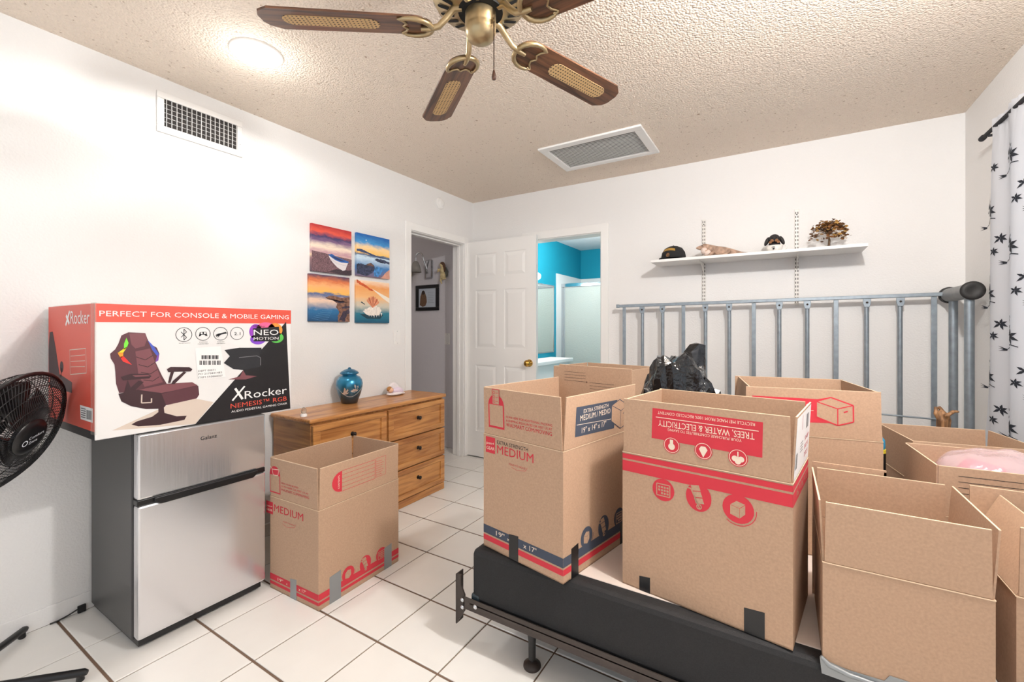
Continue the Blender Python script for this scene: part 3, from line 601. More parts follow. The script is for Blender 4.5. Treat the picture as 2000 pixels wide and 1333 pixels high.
# ------------------------------------------------------------------ chair carton on the fridge
GX0, GX1, GY0, GY1, GZ0, GZ1 = -2.55, -2.022, .54, 1.253, .8295, 1.306
gb = thing('chair_carton', 'large printed gaming chair carton lying on top of the mini fridge', 'box', (-2.29, .9, GZ0))
M_white = mat('carton_white', (232, 230, 228), .45, var=(4, .03)); M_cred = mat('carton_red', (222, 84, 66), .4); M_cblk = mat('carton_black', (28, 27, 30), .4)
gbody = obj('carton', MB().box((GX0, GY0, GZ0), (GX1, GY1, GZ1)), M_white, gb, .004)
F = Face(V(GX1, GY0, GZ0), EY, V(0,0,1)); W_, H_ = GY1-GY0, GZ1-GZ0
c2 = lambda x, y: F.px(x/3.3333, 540+y/3.3333)
P = lambda pts: [tuple(np.clip(c2(*p), (.001, .001), (W_-.001, H_-.001))) for p in pts]
M_maroon = mat('print_maroon', (88, 48, 56), .45); M_maroonl = mat('print_maroon_light', (122, 72, 78), .45); M_maroond = mat('print_maroon_dark', (56, 30, 36), .45)
M_tan = mat('print_tan', (214, 198, 184), .5)
yb = c2(605, 298)[1]
F.rect(.001, yb, W_-.001, H_-.001, M_cred, 0)
F.text('PERFECT FOR CONSOLE & MOBILE GAMING', (.012, yb+.021), (W_-.012, yb+.021), M_paper, h=.020)
F.poly(P([(730, 1005), (1210, 785), (1390, 820), (1270, 962)]), M_tan, 0)
F.poly(P([(1862, 297), (1890, 862), (1270, 972)]), M_cblk, 1)
F.poly(P([(855,965),(890,945),(990,915),(1030,885),(1030,850),(1065,850),(1070,890),(1150,912),(1215,908),(1200,935),(1040,968),(900,978)]), M_maroond, 2)
F.poly(P([(770,440),(790,385),(835,365),(945,370),(958,405),(975,440),(1020,465),(1037,505),(1030,545),(1012,560),(1055,650),(1085,700),(1000,740),(900,750),(775,760),(755,700),(750,620),(745,575),(720,535),(716,505),(750,475)]), M_maroon, 2)
F.poly(P([(770,765),(900,738),(1080,700),(1250,690),(1290,715),(1296,770),(1280,795),(1080,840),(1060,862),(950,865),(850,845),(790,815)]), M_maroond, 3)
F.poly(P([(900,740),(1080,702),(1250,690),(1285,710),(1130,745),(1050,760)]), M_maroonl, 4)
F.poly(P([(1050,765),(1285,712),(1296,770),(1280,795),(1080,840)]), M_maroon, 4)
F.poly(P([(840,372),(945,372),(957,410),(940,455),(880,470),(855,445)]), M_maroonl, 3)
F.poly(P([(880,490),(975,470),(1040,650),(1060,690),(940,720),(900,640)]), M_maroonl, 3)
for k in range(4): F.path(P([(885+16*k, 525+50*k), (945+16*k, 545+46*k), (995+14*k, 515+46*k)]), .0025, M_maroond, 4)
for pts, c in (([(822,400),(836,435),(826,462),(806,480),(806,440)], (120, 226, 60)), ([(806,470),(828,458),(800,500),(765,500)], (240, 220, 50)), ([(764,498),(802,498),(800,525),(782,530)], (246, 150, 40)), ([(780,525),(803,520),(858,577),(800,556)], (226, 50, 44)), ([(960,415),(1005,462),(1033,505),(1022,520),(990,480)], (70, 90, 190)), ([(1022,515),(1035,505),(1030,548),(1010,560)], (120, 70, 160))):
    F.poly(P(pts), mat('print_glow_%d_%d_%d' % c, c, .45), 4)
for pts in ([(785,655),(850,635),(960,635),(985,650),(970,665),(880,672),(800,678)], [(830,675),(800,780),(842,818),(862,760),(935,688),(900,680),(850,725)], [(1085,605),(1110,590),(1230,592),(1252,605),(1240,620),(1130,622),(1095,625)], [(1110,622),(1092,695),(1108,695),(1132,622)], [(1195,620),(1125,680),(1112,702),(1135,702),(1212,625)]):
    F.poly(P(pts), M_maroond, 5)
F.poly(P([(860,645),(960,642),(975,650),(880,656)]), M_maroonl, 6); F.path(P([(922,770),(920,825),(985,822),(985,795)]), .004, M_tan, 5)
F.poly(P([(1460,480),(1560,465),(1700,465),(1705,495),(1690,510),(1700,560),(1690,590),(1590,612),(1520,605),(1456,565),(1495,520)]), M_ink, 3)
F.path(P([(1555,530),(1600,525),(1670,518),(1695,530),(1695,580)]), .0025, mat('print_grey', (120, 118, 122), .5), 4)
F.poly(P([(1485,672),(1560,652),(1582,612),(1600,645),(1672,650),(1600,672)]), M_maroonl, 4)
# sticker
F.poly(P([(1268,468),(1435,455),(1468,655),(1288,674)]), M_paper, 4)
for r0, r1, x0, x1 in ((515, 540, 1310, 1420), (550, 577, 1297, 1435)):
    xs = np.linspace(x0, x1, 24)
    for k in range(0, 23): 
        if (k*7) % 5 != 1: F.poly(P([(xs[k], r0), (xs[k]+3+(k*5) % 3, r0-1), (xs[k]+3+(k*5) % 3, r1-1), (xs[k], r1)]), M_ink, 5)
for s_, a, b in (('DEPT 00071', (1290, 625), (1400, 614)), ('PO 2173841483', (1290, 645), (1443, 630)), ('ITEM 595884007', (1290, 668), (1448, 650))): F.text(s_, c2(*a), c2(*b), M_ink, h=.0075, lay=5)
# icons
for (x, y, r) in ((1197, 380, 52), (1321, 375, 47), (1436, 374, 45), (1543, 372, 42)):
    cc = c2(x, y); F.ring(cc, abs(c2(x+r, y)[0]-cc[0]), .002, M_ink, 2)
F.path([c2(*p) for p in ((1178,362),(1214,398),(1197,416),(1197,344),(1214,362),(1178,398))], .0022, M_ink, 2)
F.poly(P([(1294,392),(1300,365),(1320,362),(1342,362),(1350,390),(1338,388),(1330,380),(1312,380),(1304,390)]), M_ink, 2); F.disc(c2(1312,371), .004, M_white, 3); F.disc(c2(1333,370), .004, M_white, 3)
F.poly(P([(1405,388),(1420,374),(1470,362),(1478,372),(1440,380),(1420,392)]), M_ink, 2); F.ring(c2(1416,386), .006, .002, M_ink, 2)
F.text('2.1', c2(1524, 384), c2(1564, 382), M_ink, h=.013, lay=2)
for s_, a, b in (('BLUETOOTH', (1165, 440), (1237, 436)), ('CONSOLE', (1295, 432), (1350, 430)), ('COMPATIBLE', (1287, 444), (1357, 441)), ('PADDED', (1414, 430), (1460, 428)), ('ARMRESTS', (1410, 441), (1466, 439))): F.text(s_, c2(*a), c2(*b), M_ink, h=.003, lay=2)
# neo motion badge
for (x, y, rx, ry, c) in ((1665, 360, 42, 48, (150, 60, 190)), (1790, 350, 48, 45, (240, 150, 60)), (1800, 400, 45, 34, (90, 190, 80)), (1680, 410, 50, 34, (130, 70, 200)), (1730, 340, 60, 40, (230, 100, 150))):
    a = c2(x, y); F.disc(a, abs(c2(x+rx, y)[0]-a[0]), mat('print_glow_%d_%d_%d' % c, c, .45), 2, ry=abs(c2(x, y+ry)[1]-a[1]))
F.poly(P([(1645,340),(1815,328),(1822,410),(1800,424),(1650,424)]), M_cblk, 3)
F.text('NEO', c2(1650, 386), c2(1812, 380), M_paper, h=.026, lay=4); F.text('MOTION', c2(1650, 416), c2(1812, 412), M_paper, h=.0135, lay=4); F.text('XRocker', c2(1645, 334), c2(1726, 330), M_maroon, h=.009, lay=4)
# brand lettering
xa = [c2(1512, 810), c2(1592, 716)]; F.line(xa[0], xa[1], .007, M_paper, 3); F.line(c2(1530, 730), c2(1578, 800), .010, M_paper, 4)
F.text('Rocker', c2(1592, 798), c2(1866, 764), M_paper, h=.036, lay=3); F.text('NEMESIS\u2122 RGB', c2(1500, 862), c2(1866, 808), M_cred, h=.021, lay=3); F.text('AUDIO PEDESTAL GAMING CHAIR', c2(1505, 892), c2(1868, 830), M_paper, h=.0095, lay=3)
F.commit(gbody, 'printed_front')
# left end
F = Face(V(GX0, GY0, GZ0), EX, V(0,0,1)); W2 = GX1-GX0; c2 = lambda x, y: F.px(x/3.3333, 540+y/3.3333); P = lambda pts: [tuple(np.clip(c2(*p), (.001, .001), (W2-.001, H_-.001))) for p in pts]
F.rect(.001, .03, W2-.001, H_-.001, M_cred, 0); F.rect(.001, .001, W2-.001, .03, M_cblk, 0)
F.poly(P([(318,480),(325,365),(345,360),(365,470),(390,640),(320,640)]), M_maroond, 1); F.poly(P([(322,640),(395,640),(470,690),(470,760),(330,720)]), M_maroond, 1); F.disc(c2(403, 590), .022, M_maroond, 1); F.line(c2(403, 595), c2(398, 660), .008, M_maroond, 1)
F.line(c2(430, 320), c2(456, 228), .012, M_paper, 2); F.line(c2(434, 255), c2(455, 310), .014, M_paper, 3); F.text('Rocker', c2(462, 310), c2(585, 308), M_paper, h=.050, lay=2)
F.path(P([(455,480),(560,470),(565,630),(460,640)]), .003, M_tan, 1, True)
for k in range(3): F.path(P([(462,520+35*k),(555,512+38*k)]), .002, M_tan, 1)
F.poly(P([(523,838),(606,862),(606,955),(527,930)]), M_paper, 1)
for k in range(9): x = 566+4*k; F.poly(P([(x, 870+k), (x+2, 870+k), (x+2, 930+k), (x, 930+k)]), M_ink, 2)
for k in range(5): F.path(P([(530, 858+14*k), (560, 866+14*k)]), .0025, M_ink, 2)
F.commit(gbody, 'printed_end')
M_tapec = mat('clear_packing_tape', (226, 214, 200), .2, alpha=.18)
obj('packing_tape', MB().box((GX1-.03, GY0-.0022, GZ0+.02), (GX1+.0022, GY0+.004, GZ1+.002)).box((GX0+.06, GY0, GZ1+.001), (GX1, GY0+.05, GZ1+.002)), M_tapec, gb)

# ------------------------------------------------------------------ dresser
ds = thing('dresser', 'oak six-drawer dresser with dark knobs against the left wall', 'dresser', (-2.38, 2.03, 0))
DX0, DX1, DYa, DYb, DT_ = -2.558, -2.20, 1.465, 2.585, .695
b = MB(); b.box((DX0, DYa+.01, .0), (DX1, DYa+.03, DT_)); b.box((DX0, DYb-.03, 0), (DX1, DYb-.01, DT_)); b.box((DX0, DYa+.03, .05), (DX0+.01, DYb-.03, DT_)); b.box((DX0, DYa+.03, DT_-.02), (DX1-.004, DYb-.03, DT_))
b.box((DX0, 2.0, .05), (DX1-.002, 2.02, DT_)); b.box((DX0, DYa+.03, .05), (DX1-.002, DYb-.03, .065))
obj('carcass', b, M_oakx, ds, .002)
obj('plinth', MB().box((DX0, DYa+.005, 0), (DX1+.012, DYb-.004, .05)), M_oak, ds, .003)
obj('top', MB().box((DX0, DYa-.01, DT_), (DX1+.022, DYb+.01, .72)), M_oak, ds, .008)
for y0, y1 in ((DYa+.012, 2.002), (2.018, DYb-.012)):
    for z0, z1 in ((.058, .258), (.266, .466), (.474, .682)):
        x = DX1; dr = MB(); r_ = .045
        dr.box((x, y0, z0), (x+.014, y1, z1))
        o = obj('drawer', dr, M_oak, ds, .002); fm = MB()
        fm.box((x+.014, y0, z0), (x+.022, y1, z0+r_*.8)); fm.box((x+.014, y0, z1-r_*.8), (x+.022, y1, z1)); fm.box((x+.014, y0, z0+r_*.8), (x+.022, y0+r_, z1-r_*.8)); fm.box((x+.014, y1-r_, z0+r_*.8), (x+.022, y1, z1-r_*.8))
        obj('drawer_frame', fm, M_oak, o, .003)
        obj('knob', MB().lathe([(.013,0),(.013,.003),(.006,.006),(.006,.014),(.012,.019),(.013,.024),(.001,.028)], (x+.014, (y0+y1)/2, (z0+z1)/2+.01), 18, (1,0,0)), mat('dark_bronze_knob', (46, 40, 38), .3, .7), o)
# urn
ux, uy = -2.455, 1.93; ut = .72
urn = thing('cremation_urn', 'metallic blue urn with silver doves on the dresser', 'urn', (ux, uy, ut))
def urn_mat():
    m = mat('urn_blue', (30, 110, 150), .25, .6, coat=.5); nt = m.node_tree; b = nt.nodes['Principled BSDF']; tc = nt.nodes.new('ShaderNodeTexCoord'); sx = nt.nodes.new('ShaderNodeSeparateXYZ'); nt.links.new(tc.outputs['Generated'], sx.inputs[0])
    r = nt.nodes.new('ShaderNodeValToRGB'); e = r.color_ramp.elements; e[0].position = .12; e[0].color = lin((62, 66, 72)); e[1].position = .75; e[1].color = lin((34, 128, 168)); nt.links.new(sx.outputs[2], r.inputs['Fac']); nt.links.new(r.outputs['Color'], b.inputs['Base Color']); return m
up = [(.045,0),(.052,.003),(.056,.02),(.073,.065),(.083,.105),(.085,.13),(.08,.155),(.066,.175),(.048,.183),(.045,.19)]
ub = obj('body', MB().lathe(up, (ux, uy, ut), 40), urn_mat(), urn)
obj('lid', MB().lathe([(.045,.19),(.06,.196),(.06,.202),(.05,.212),(.03,.223),(.012,.228),(.008,.236),(.001,.238)], (ux, uy, ut), 40), mat('urn_lid_blue', (40, 110, 146), .25, .6, coat=.5), urn)
def urn_r(z): return np.interp(z, [p[1] for p in up], [p[0] for p in up])
M_silver = mat('silver_inlay', (214, 204, 198), .3, .6)
def on_urn(a, z, lift=.0012): r = urn_r(z)+lift; return V(ux+r*math.cos(a), uy+r*math.sin(a), ut+z)
def dove(a0, z0, s, fl):
    mb = MB(); shapes = [[(-.3,0),(.0,.12),(.5,.02),(.9,.15),(.75,-.1),(.3,-.25),(-.1,-.2)], [(.0,.1),(.25,.95),(.45,.7),(.45,.05)], [(.2,.05),(.75,.75),(.85,.45),(.5,-.02)]]
    for sh in shapes: mb.add([on_urn(a0+fl*p[0]*s/.08, z0+p[1]*s) for p in sh], [tuple(range(len(sh)))])
    obj('dove', mb, M_silver, urn)
va = math.atan2(-uy, -ux)
dove(va-.5, .075, .04, 1); dove(va+.25, .09, .045, 1)
mb = MB()
for k in range(46):
    s_ = k/45; mb.ell(on_urn(va-1.1+2.3*s_, .115-.06*math.sin(math.pi*s_)-.01*s_, .001), (.0019,)*3, None, 6, 4)
obj('bead_chain', mb, M_silver, urn)
# sleeping angel baby figurine
ax_, ay_ = -2.45, 2.33
af = thing('baby_figurine', 'small white sleeping baby angel figurine on the dresser', 'figurine', (ax_, ay_, .72))
b = MB(); b.ell((ax_, ay_, .733), (.045, .075, .014)); b.ell((ax_, ay_+.06, .73), (.03,.03,.011)); obj('cushion', b, mat('white_bisque', (238, 230, 230), .6, bump=(80, .6, .004)), af, remesh=.004)
b = MB(); b.ell((ax_+.005, ay_+.015, .755), (.028, .05, .022)); b.ell((ax_+.012, ay_+.04, .748), (.02, .03, .015)); obj('gown', b, mat('lilac_white_gown', (226, 208, 224), .6, bump=(70, .6, .004)), af)
obj('wing', MB().slab(V(ax_-.022, ay_, .735), EY, V(0,0,1), [(-.05,.0),(.065,.0),(.07,.02),(.058,.045),(.035,.066),(.008,.078),(-.02,.074),(-.04,.055),(-.052,.03)], -.012, .012), mat('white_bisque', (238, 230, 230), .6), af, .008)
hd = obj('head', MB().ell((ax_+.008, ay_-.05, .765), (.02, .021, .02)), mat('figurine_skin', (232, 186, 156), .5), af); obj('hair', MB().ell((ax_+.002, ay_-.056, .772), (.02, .021, .019)), mat('figurine_hair', (176, 124, 66), .6), hd)
# night light / outlet item beside the carton end
nl = thing('night_light', 'small clear plug-in night light beside the chair carton', 'night light', (-2.39, 1.50, .72))
obj('holder', MB().lathe([(.018,0),(.018,.012),(.012,.016)], (-2.30, 1.50, .72), 16), M_paper, nl); obj('globe', MB().ell((-2.30, 1.50, .752), (.015,.015,.02)), mat('clear_shade', (226, 212, 196), .1, trans=.8), nl)

# ------------------------------------------------------------------ cardboard boxes
TK = .004
class Carton:
    def __init__(s, label, c, ang, L, W, Hh, z0, fl, tilt, group='open moving boxes', m=None, flaps='FRBL', fullname='moving_box', flen=None):
        """centre c (x,y), rotation ang deg, L along local x, W along local y; tilt: outward lean of each flap F R B L in degrees"""
        m = m or M_kraft; a = math.radians(ang); s.ex, s.ey = V(math.cos(a), math.sin(a), 0), V(-math.sin(a), math.cos(a), 0)
        s.c = V(c[0], c[1], z0); s.L, s.W, s.H, s.z0, s.fl = L, W, Hh, z0, fl; zz = V(0,0,1)
        s.t = thing(fullname, label, 'box', (c[0], c[1], z0), group, a)
        b = MB(); hl, hw_ = L/2, W/2
        def at_(x, y, z): return s.c+s.ex*x+s.ey*y+zz*z
        i = TK
        b.obox(at_(0, 0, TK/2), s.ex*hl, s.ey*hw_, zz*TK/2)
        b.obox(at_(0, -hw_+i/2, Hh/2), s.ex*hl, s.ey*i/2, zz*Hh/2); b.obox(at_(0, hw_-i/2, Hh/2), s.ex*hl, s.ey*i/2, zz*Hh/2)
        b.obox(at_(-hl+i/2, 0, Hh/2), s.ex*i/2, s.ey*(hw_-i), zz*Hh/2); b.obox(at_(hl-i/2, 0, Hh/2), s.ex*i/2, s.ey*(hw_-i), zz*Hh/2)
        s.body = obj('body', b, m, s.t)
        s.side = {'F': (at_(-hl, -hw_, 0), s.ex, L), 'R': (at_(hl, -hw_, 0), s.ey, W), 'B': (at_(hl, hw_, 0), -s.ex, L), 'L': (at_(-hl, hw_, 0), -s.ey, W)}
        cr = MB(); e_ = .0012
        cr.obox(at_(0, -hw_-e_/2, Hh-.0012), s.ex*hl, s.ey*e_/2, zz*.0012); cr.obox(at_(hl+e_/2, 0, Hh-.0012), s.ex*e_/2, s.ey*hw_, zz*.0012); cr.obox(at_(-hl-e_/2, 0, Hh-.0012), s.ex*e_/2, s.ey*hw_, zz*.0012); cr.obox(at_(0, hw_+e_/2, Hh-.0012), s.ex*hl, s.ey*e_/2, zz*.0012)
        obj('fold_crease', cr, M_edge, s.t)
        s.flap = {}; s.fv = {}
        for k, tl in zip('FRBL', tilt):
            if k not in flaps: continue
            O, U, wd = s.side[k]; n = np.cross(U, zz); th = math.radians(tl); Vv = zz*math.cos(th)+n*math.sin(th); s.fv[k] = Vv
            f_ = (flen or {}).get(k, fl); g_ = .004
            mb = MB().slab(O+zz*Hh, U, Vv, [(g_, .0015), (wd-g_, .0015), (wd-g_*1.6, f_), (g_*1.6, f_)], -TK, 0)
            s.flap[k] = obj('flap', mb, m, s.t)
            ed = MB().slab(O+zz*Hh, U, Vv, [(g_*1.6, f_), (wd-g_*1.6, f_), (wd-g_*1.6, f_+.0012), (g_*1.6, f_+.0012)], -TK, 0)
            obj('cut_edge', ed, M_edge, s.flap[k])
    def face(s, k): O, U, wd = s.side[k]; return Face(O, U, V(0,0,1))
    def fface(s, k): O, U, wd = s.side[k]; return Face(O+V(0,0,s.H), U, s.fv[k])
    def tape(s, k, u0, u1, h, m, under=.0):
        O, U, wd = s.side[k]; mb = MB().slab(O, U, V(0,0,1), [(u0, 0), (u1, 0), (u1, h), (u0, h-.006)], 0, .0012); obj('tape', mb, m, s.t)
def bands(F, wd, y0, m1, y1, y2, m2, y3, txt=None):
    F.rect(0, y0, wd, y1, m1); F.rect(0, y2, wd, y3, m2)
def icon_box(F, c, r, m, bg):
    F.disc(c, r, m, 1); x, y = c; k = r*.9
    F.poly([(x-.55*k, y-.5*k), (x+.1*k, y-.7*k), (x+.1*k, y+.05*k), (x-.55*k, y+.2*k)], bg, 2); F.poly([(x+.12*k, y-.7*k), (x+.5*k, y-.3*k), (x+.5*k, y+.4*k), (x+.12*k, y+.05*k)], bg, 2); F.poly([(x-.55*k, y+.23*k), (x+.1*k, y+.08*k), (x+.5*k, y+.45*k), (x-.1*k, y+.6*k)], bg, 2)
    F.path([(x+r*1.15*math.cos(math.radians(a)), y+r*1.15*math.sin(math.radians(a))) for a in range(230, 380, 15)], .002, m if bg is M_kraft else bg, 1)
def icon_truck(F, c, r, m, bg):
    F.disc(c, r, m, 1, ry=r*1.15); x, y = c; k = r
    F.line((x-.6*k, y+.6*k), (x+.1*k, y-.9*k), .0035, bg, 2); F.line((x-.9*k, y+.6*k), (x-.6*k, y+.6*k), .0035, bg, 2); F.ring((x+.05*k, y-.75*k), k*.18, .003, bg, 3)
    for j in range(3): F.poly([(x-.2*k+.14*j*-1*k, y-.55*k+.5*k*j), (x+.45*k-.14*j*k, y-.45*k+.5*k*j), (x+.3*k-.14*j*k, y-.02*k+.5*k*j), (x-.35*k-.14*j*k, y-.12*k+.5*k*j)], bg, 2)
def icon_cal(F, c, r, m, bg):
    F.disc(c, r, m, 1); x, y = c; k = r
    F.path([(x-.6*k, y-.55*k), (x+.6*k, y-.55*k), (x+.6*k, y+.5*k), (x-.6*k, y+.5*k)], .003, bg, 2, True)
    for i in range(4):
        for j in range(3):
            if i+j > 0: F.rect(x-.45*k+.25*k*i, y-.4*k+.27*k*j, x-.45*k+.25*k*i+.18*k, y-.4*k+.27*k*j+.18*k, bg, 2)
def label_tag(F, pf, m):
    """arched label with a checklist on top, blank centre; pf maps traced points"""
    pass
# A: on the floor beside the fridge
A = Carton('open brown MEDIUM moving box with red print standing on the floor beside the fridge', (-1.879, 1.408), 1.4, .352, .474, .432, 0, .180, (1, 1, 2, 1))
z = V(0,0,1)
c4 = lambda F: (lambda x, y: F.px(500+x/2.4675, 680+y/2.4675))
F = A.face('F'); q = c4(F)
F.text('MEDIUM', q(88, 790), q(228, 832), M_red, h=.034); F.rect(*q(50, 792), *q(82, 745), M_red, 0); F.text('pen+', q(53, 764), q(80, 768), M_cream, h=.010, lay=2); F.text('GEAR', q(53, 782), q(80, 788), M_cream, h=.011, lay=2)
F.text('FOLD TO HOLD', q(132, 842), q(187, 858), M_red, h=.006); F.path([q(128, 848), q(150, 866), q(186, 868), q(192, 852)], .0012, M_red)
bands(F, A.L, .022, M_red, .036, .043, M_red, .071)
F.text('19"', (.06, .049), (.10, .049), M_cream, h=.015); F.text('x 17"', (.215, .049), (.268, .049), M_cream, h=.015); F.text('x', (.125, .049), (.134, .049), M_cream, h=.011)
F.commit(A.body, 'red_print')
F = A.fface('F'); q = c4(F)
a0, a1 = q(68, 690), q(118, 700); xm = (a0[0]+a1[0])/2; rr = (a1[0]-a0[0])/2; yl = a0[1]-.002; yt = q(92, 612)[1]
F.poly([(a0[0], yl), (a1[0], yl), (a1[0], yt)]+[(xm+rr*math.cos(t), yt+rr*math.sin(t)) for t in np.linspace(.1, math.pi-.1, 10)]+[(a0[0], yt)], M_red)
F.rect(a0[0]+.005, yl+.006, a1[0]-.005, yt-.002, M_kraft, 1)
F.path([q(70, 568), q(78, 580), q(84, 612), q(106, 616), q(112, 588), q(80, 584)], .003, M_cream, 2)
for s_, p0, p1, hh in (('NEED MORE BOXES?', (122, 660), (205, 674), .008), ('SCAN HERE OR VISIT US AT', (122, 676), (254, 702), .008), ('WALMART.COM/MOVING', (122, 692), (256, 726), .012)): F.text(s_, q(*p0), q(*p1), M_red, h=hh)
F.commit(A.flap['F'], 'red_print')
F = A.face('R'); wd = A.W
bands(F, wd, .022, M_red, .036, .043, M_red, .071)
for x, ic in ((.155, icon_box), (.255, icon_truck), (.355, icon_cal)): ic(F, (x, .088), .034, M_red, M_kraft)
F.commit(A.body, 'red_print')
F = A.fface('R'); q = c4(F)
l0, l1 = q(414, 600), q(574, 532); b0, b1 = q(414, 695), q(574, 625)
yt, yb2 = (l0[1]+l1[1])/2, (b0[1]+b1[1])/2; xl, xr_ = l0[0], l1[0]; cxr = (yt-yb2)/2
F.poly([(xl, yb2), (xl, yt)]+[(xl-.052*math.sin(t), (yt+yb2)/2+cxr*math.cos(t)) for t in np.linspace(.1, math.pi-.1, 12)], M_red)
F.path([(xl, yb2), (xr_, yb2), (xr_, yt), (xl, yt)], .0018, M_red, 0, True)
for k in range(1, 5): F.line((xl, yb2+(yt-yb2)*k/5), (xr_, yb2+(yt-yb2)*k/5), .0014, M_red)
F.path([(xr_+.005, yb2+.004), (xr_+.07, yb2+.004), (xr_+.07, yt+.004), (xr_+.005, yt+.004)], .0014, M_red, 0, True)
for k in range(7): F.rect(xr_+.010, yb2+.012+k*.011, xr_+.014, yb2+.016+k*.011, M_red); F.line((xr_+.018, yb2+.014+k*.011), (xr_+.044+.006*(k % 3), yb2+.014+k*.011), .0016, M_red)
vs_, fs_ = text_mesh('CONTENTS'); hgt = .06; sc2 = hgt/(vs_[:,0].max()-vs_[:,0].min())
F._mb((M_cream, -2)).add([F.O+F.U*(xl-.012-v[1]*sc2*1.1)+F.V*((yt+yb2)/2-hgt/2+(v[0]-vs_[:,0].min())*sc2)+F.N*.0011 for v in vs_], fs_)
F.commit(A.flap['R'], 'red_print')
A.tape('F', .155, .200, .092, M_duct); A.tape('R', .055, .115, .125, M_duct); A.tape('R', .375, .425, .115, M_duct)

# bed top height
ZB = .385
# B: MEDIUM with navy band at the bed corner
B = Carton('open moving box with navy and red bands at the corner of the bed', (-.742, 1.578), -11.8, .378, .478, .432, ZB, .176, (2, 3, -1, 1), flen={'B': .235})
c5 = lambda F: (lambda x, y: F.px(880+x/2.665, 680+y/2.665))
F = B.face('F'); q = c5(F)
F.text('MEDIUM', q(243, 548), q(432, 600), M_red, h=.032); F.text('EXTRA STRENGTH', q(243, 500), q(404, 540), M_ink, h=.014)
F.rect(*q(184, 540), *q(232, 470), M_red); F.text('pen+', q(188, 500), q(228, 505), M_cream, h=.011, lay=2); F.text('GEAR', q(188, 526), q(230, 534), M_cream, h=.012, lay=2)
F.text('FOLD TO HOLD', q(305, 610), q(390, 633), M_red, h=.007); F.path([q(318, 622), q(350, 640), q(390, 642), q(400, 625)], .0012, M_red)
bands(F, B.L, .026, M_red, .046, .052, M_navy, .084)
F.text('19"', (.068, .060), (.112, .060), M_cream, h=.018); F.text('x', (.125, .060), (.137, .060), M_cream, h=.012); F.text('x 17"', (.205, .060), (.265, .060), M_cream, h=.018)
F.commit(B.body, 'printed_side')
F = B.fface('F'); q = c5(F)
a0, a1 = q(200, 410), q(281, 425); xm = (a0[0]+a1[0])/2; rr = (a1[0]-a0[0])/2; yl = min(a0[1], a1[1]); yt = q(240, 300)[1]
F.poly([(a0[0], yl), (a1[0], yl), (a1[0], yt)]+[(xm+rr*math.cos(t), yt+rr*math.sin(t)) for t in np.linspace(.1, math.pi-.1, 10)]+[(a0[0], yt)], M_red); F.rect(a0[0]+.006, yl+.008, a1[0]-.006, yt+.002, M_kraft, 1)
F.rect(xm-.018, yt+.004, xm+.018, yt+.06, M_kraft, 2); F.path([(xm-.018, yt+.004), (xm+.018, yt+.004), (xm+.018, yt+.06), (xm-.018, yt+.06)], .0025, M_red, 3, True)
for k in range(3): F.ring((xm-.009, yt+.015+.016*k), .005, .0018, M_red, 3); F.line((xm, yt+.015+.016*k), (xm+.012, yt+.015+.016*k), .0018, M_red, 3)
for s_, p0, p1, hh in (('SCAN HERE FOR ADDITIONAL PACKING', (290, 362), (530, 412), .008), ('& SHIPPING RESOURCES OR VISIT US AT', (290, 384), (529, 430), .008), ('WALMART.COM/MOVING', (290, 408), (529, 460), .014)): F.text(s_, q(*p0), q(*p1), M_red, h=hh)
F.commit(B.flap['F'], 'red_print')
F = B.face('R'); bands(F, B.W, .026, M_red, .046, .052, M_navy, .084)
for x, ic in ((.135, icon_box), (.245, icon_truck), (.355, icon_cal)): ic(F, (x, .108), .036, M_navy, M_kraft)
F.commit(B.body, 'printed_side')
F = B.fface('R'); q = c5(F)
F.poly([q(647, 466), q(655, 310), q(868, 270), q(850, 418)], M_navy)
for s_, p0, p1, hh in (('EXTRA STRENGTH', (692, 334), (820, 314), .014), ('MEDIUM / MEDIO', (674, 374), (830, 346), .020), ('19" x 14" x 17"', (682, 438), (808, 412), .020)): F.text(s_, q(*p0), q(*p1), M_cream, h=hh)
F.line(q(656, 402), q(835, 370), .0018, M_cream, 1)
hexa = [q(880, 268), q(922, 298), q(915, 395), q(882, 418), q(836, 382), q(838, 300)]
F.poly(hexa, M_kraft, 1); F.path(hexa, .0028, M_navy, 2, True); F.path([q(838, 300), q(886, 326), q(922, 298)], .0022, M_navy, 2); F.line(q(886, 326), q(882, 418), .0022, M_navy, 2); F.line(q(896, 340), q(908, 334), .003, M_navy, 2)
F.commit(B.flap['R'], 'navy_print')
# lines printed inside the tall rear flap
O, U, wd = B.side['B']; Fi = Face(O+z*B.H+U*wd-np.cross(U, B.fv['B'])*TK, -U, B.fv['B'])
for k in range(4): Fi.line((.035, .205-.013*k), (.15, .205-.013*k), .0012, M_ink); Fi.line((.17, .165-.013*k), (.29, .165-.013*k), .0012, M_ink)
Fi.disc((.155, .165), .004, M_rock); Fi.commit(B.flap['B'], 'printed_lines')
B.tape('F', .135, .180, .092, M_dtape); B.tape('R', .045, .085, .105, M_dtape); B.tape('R', .365, .42, .085, M_dtape)

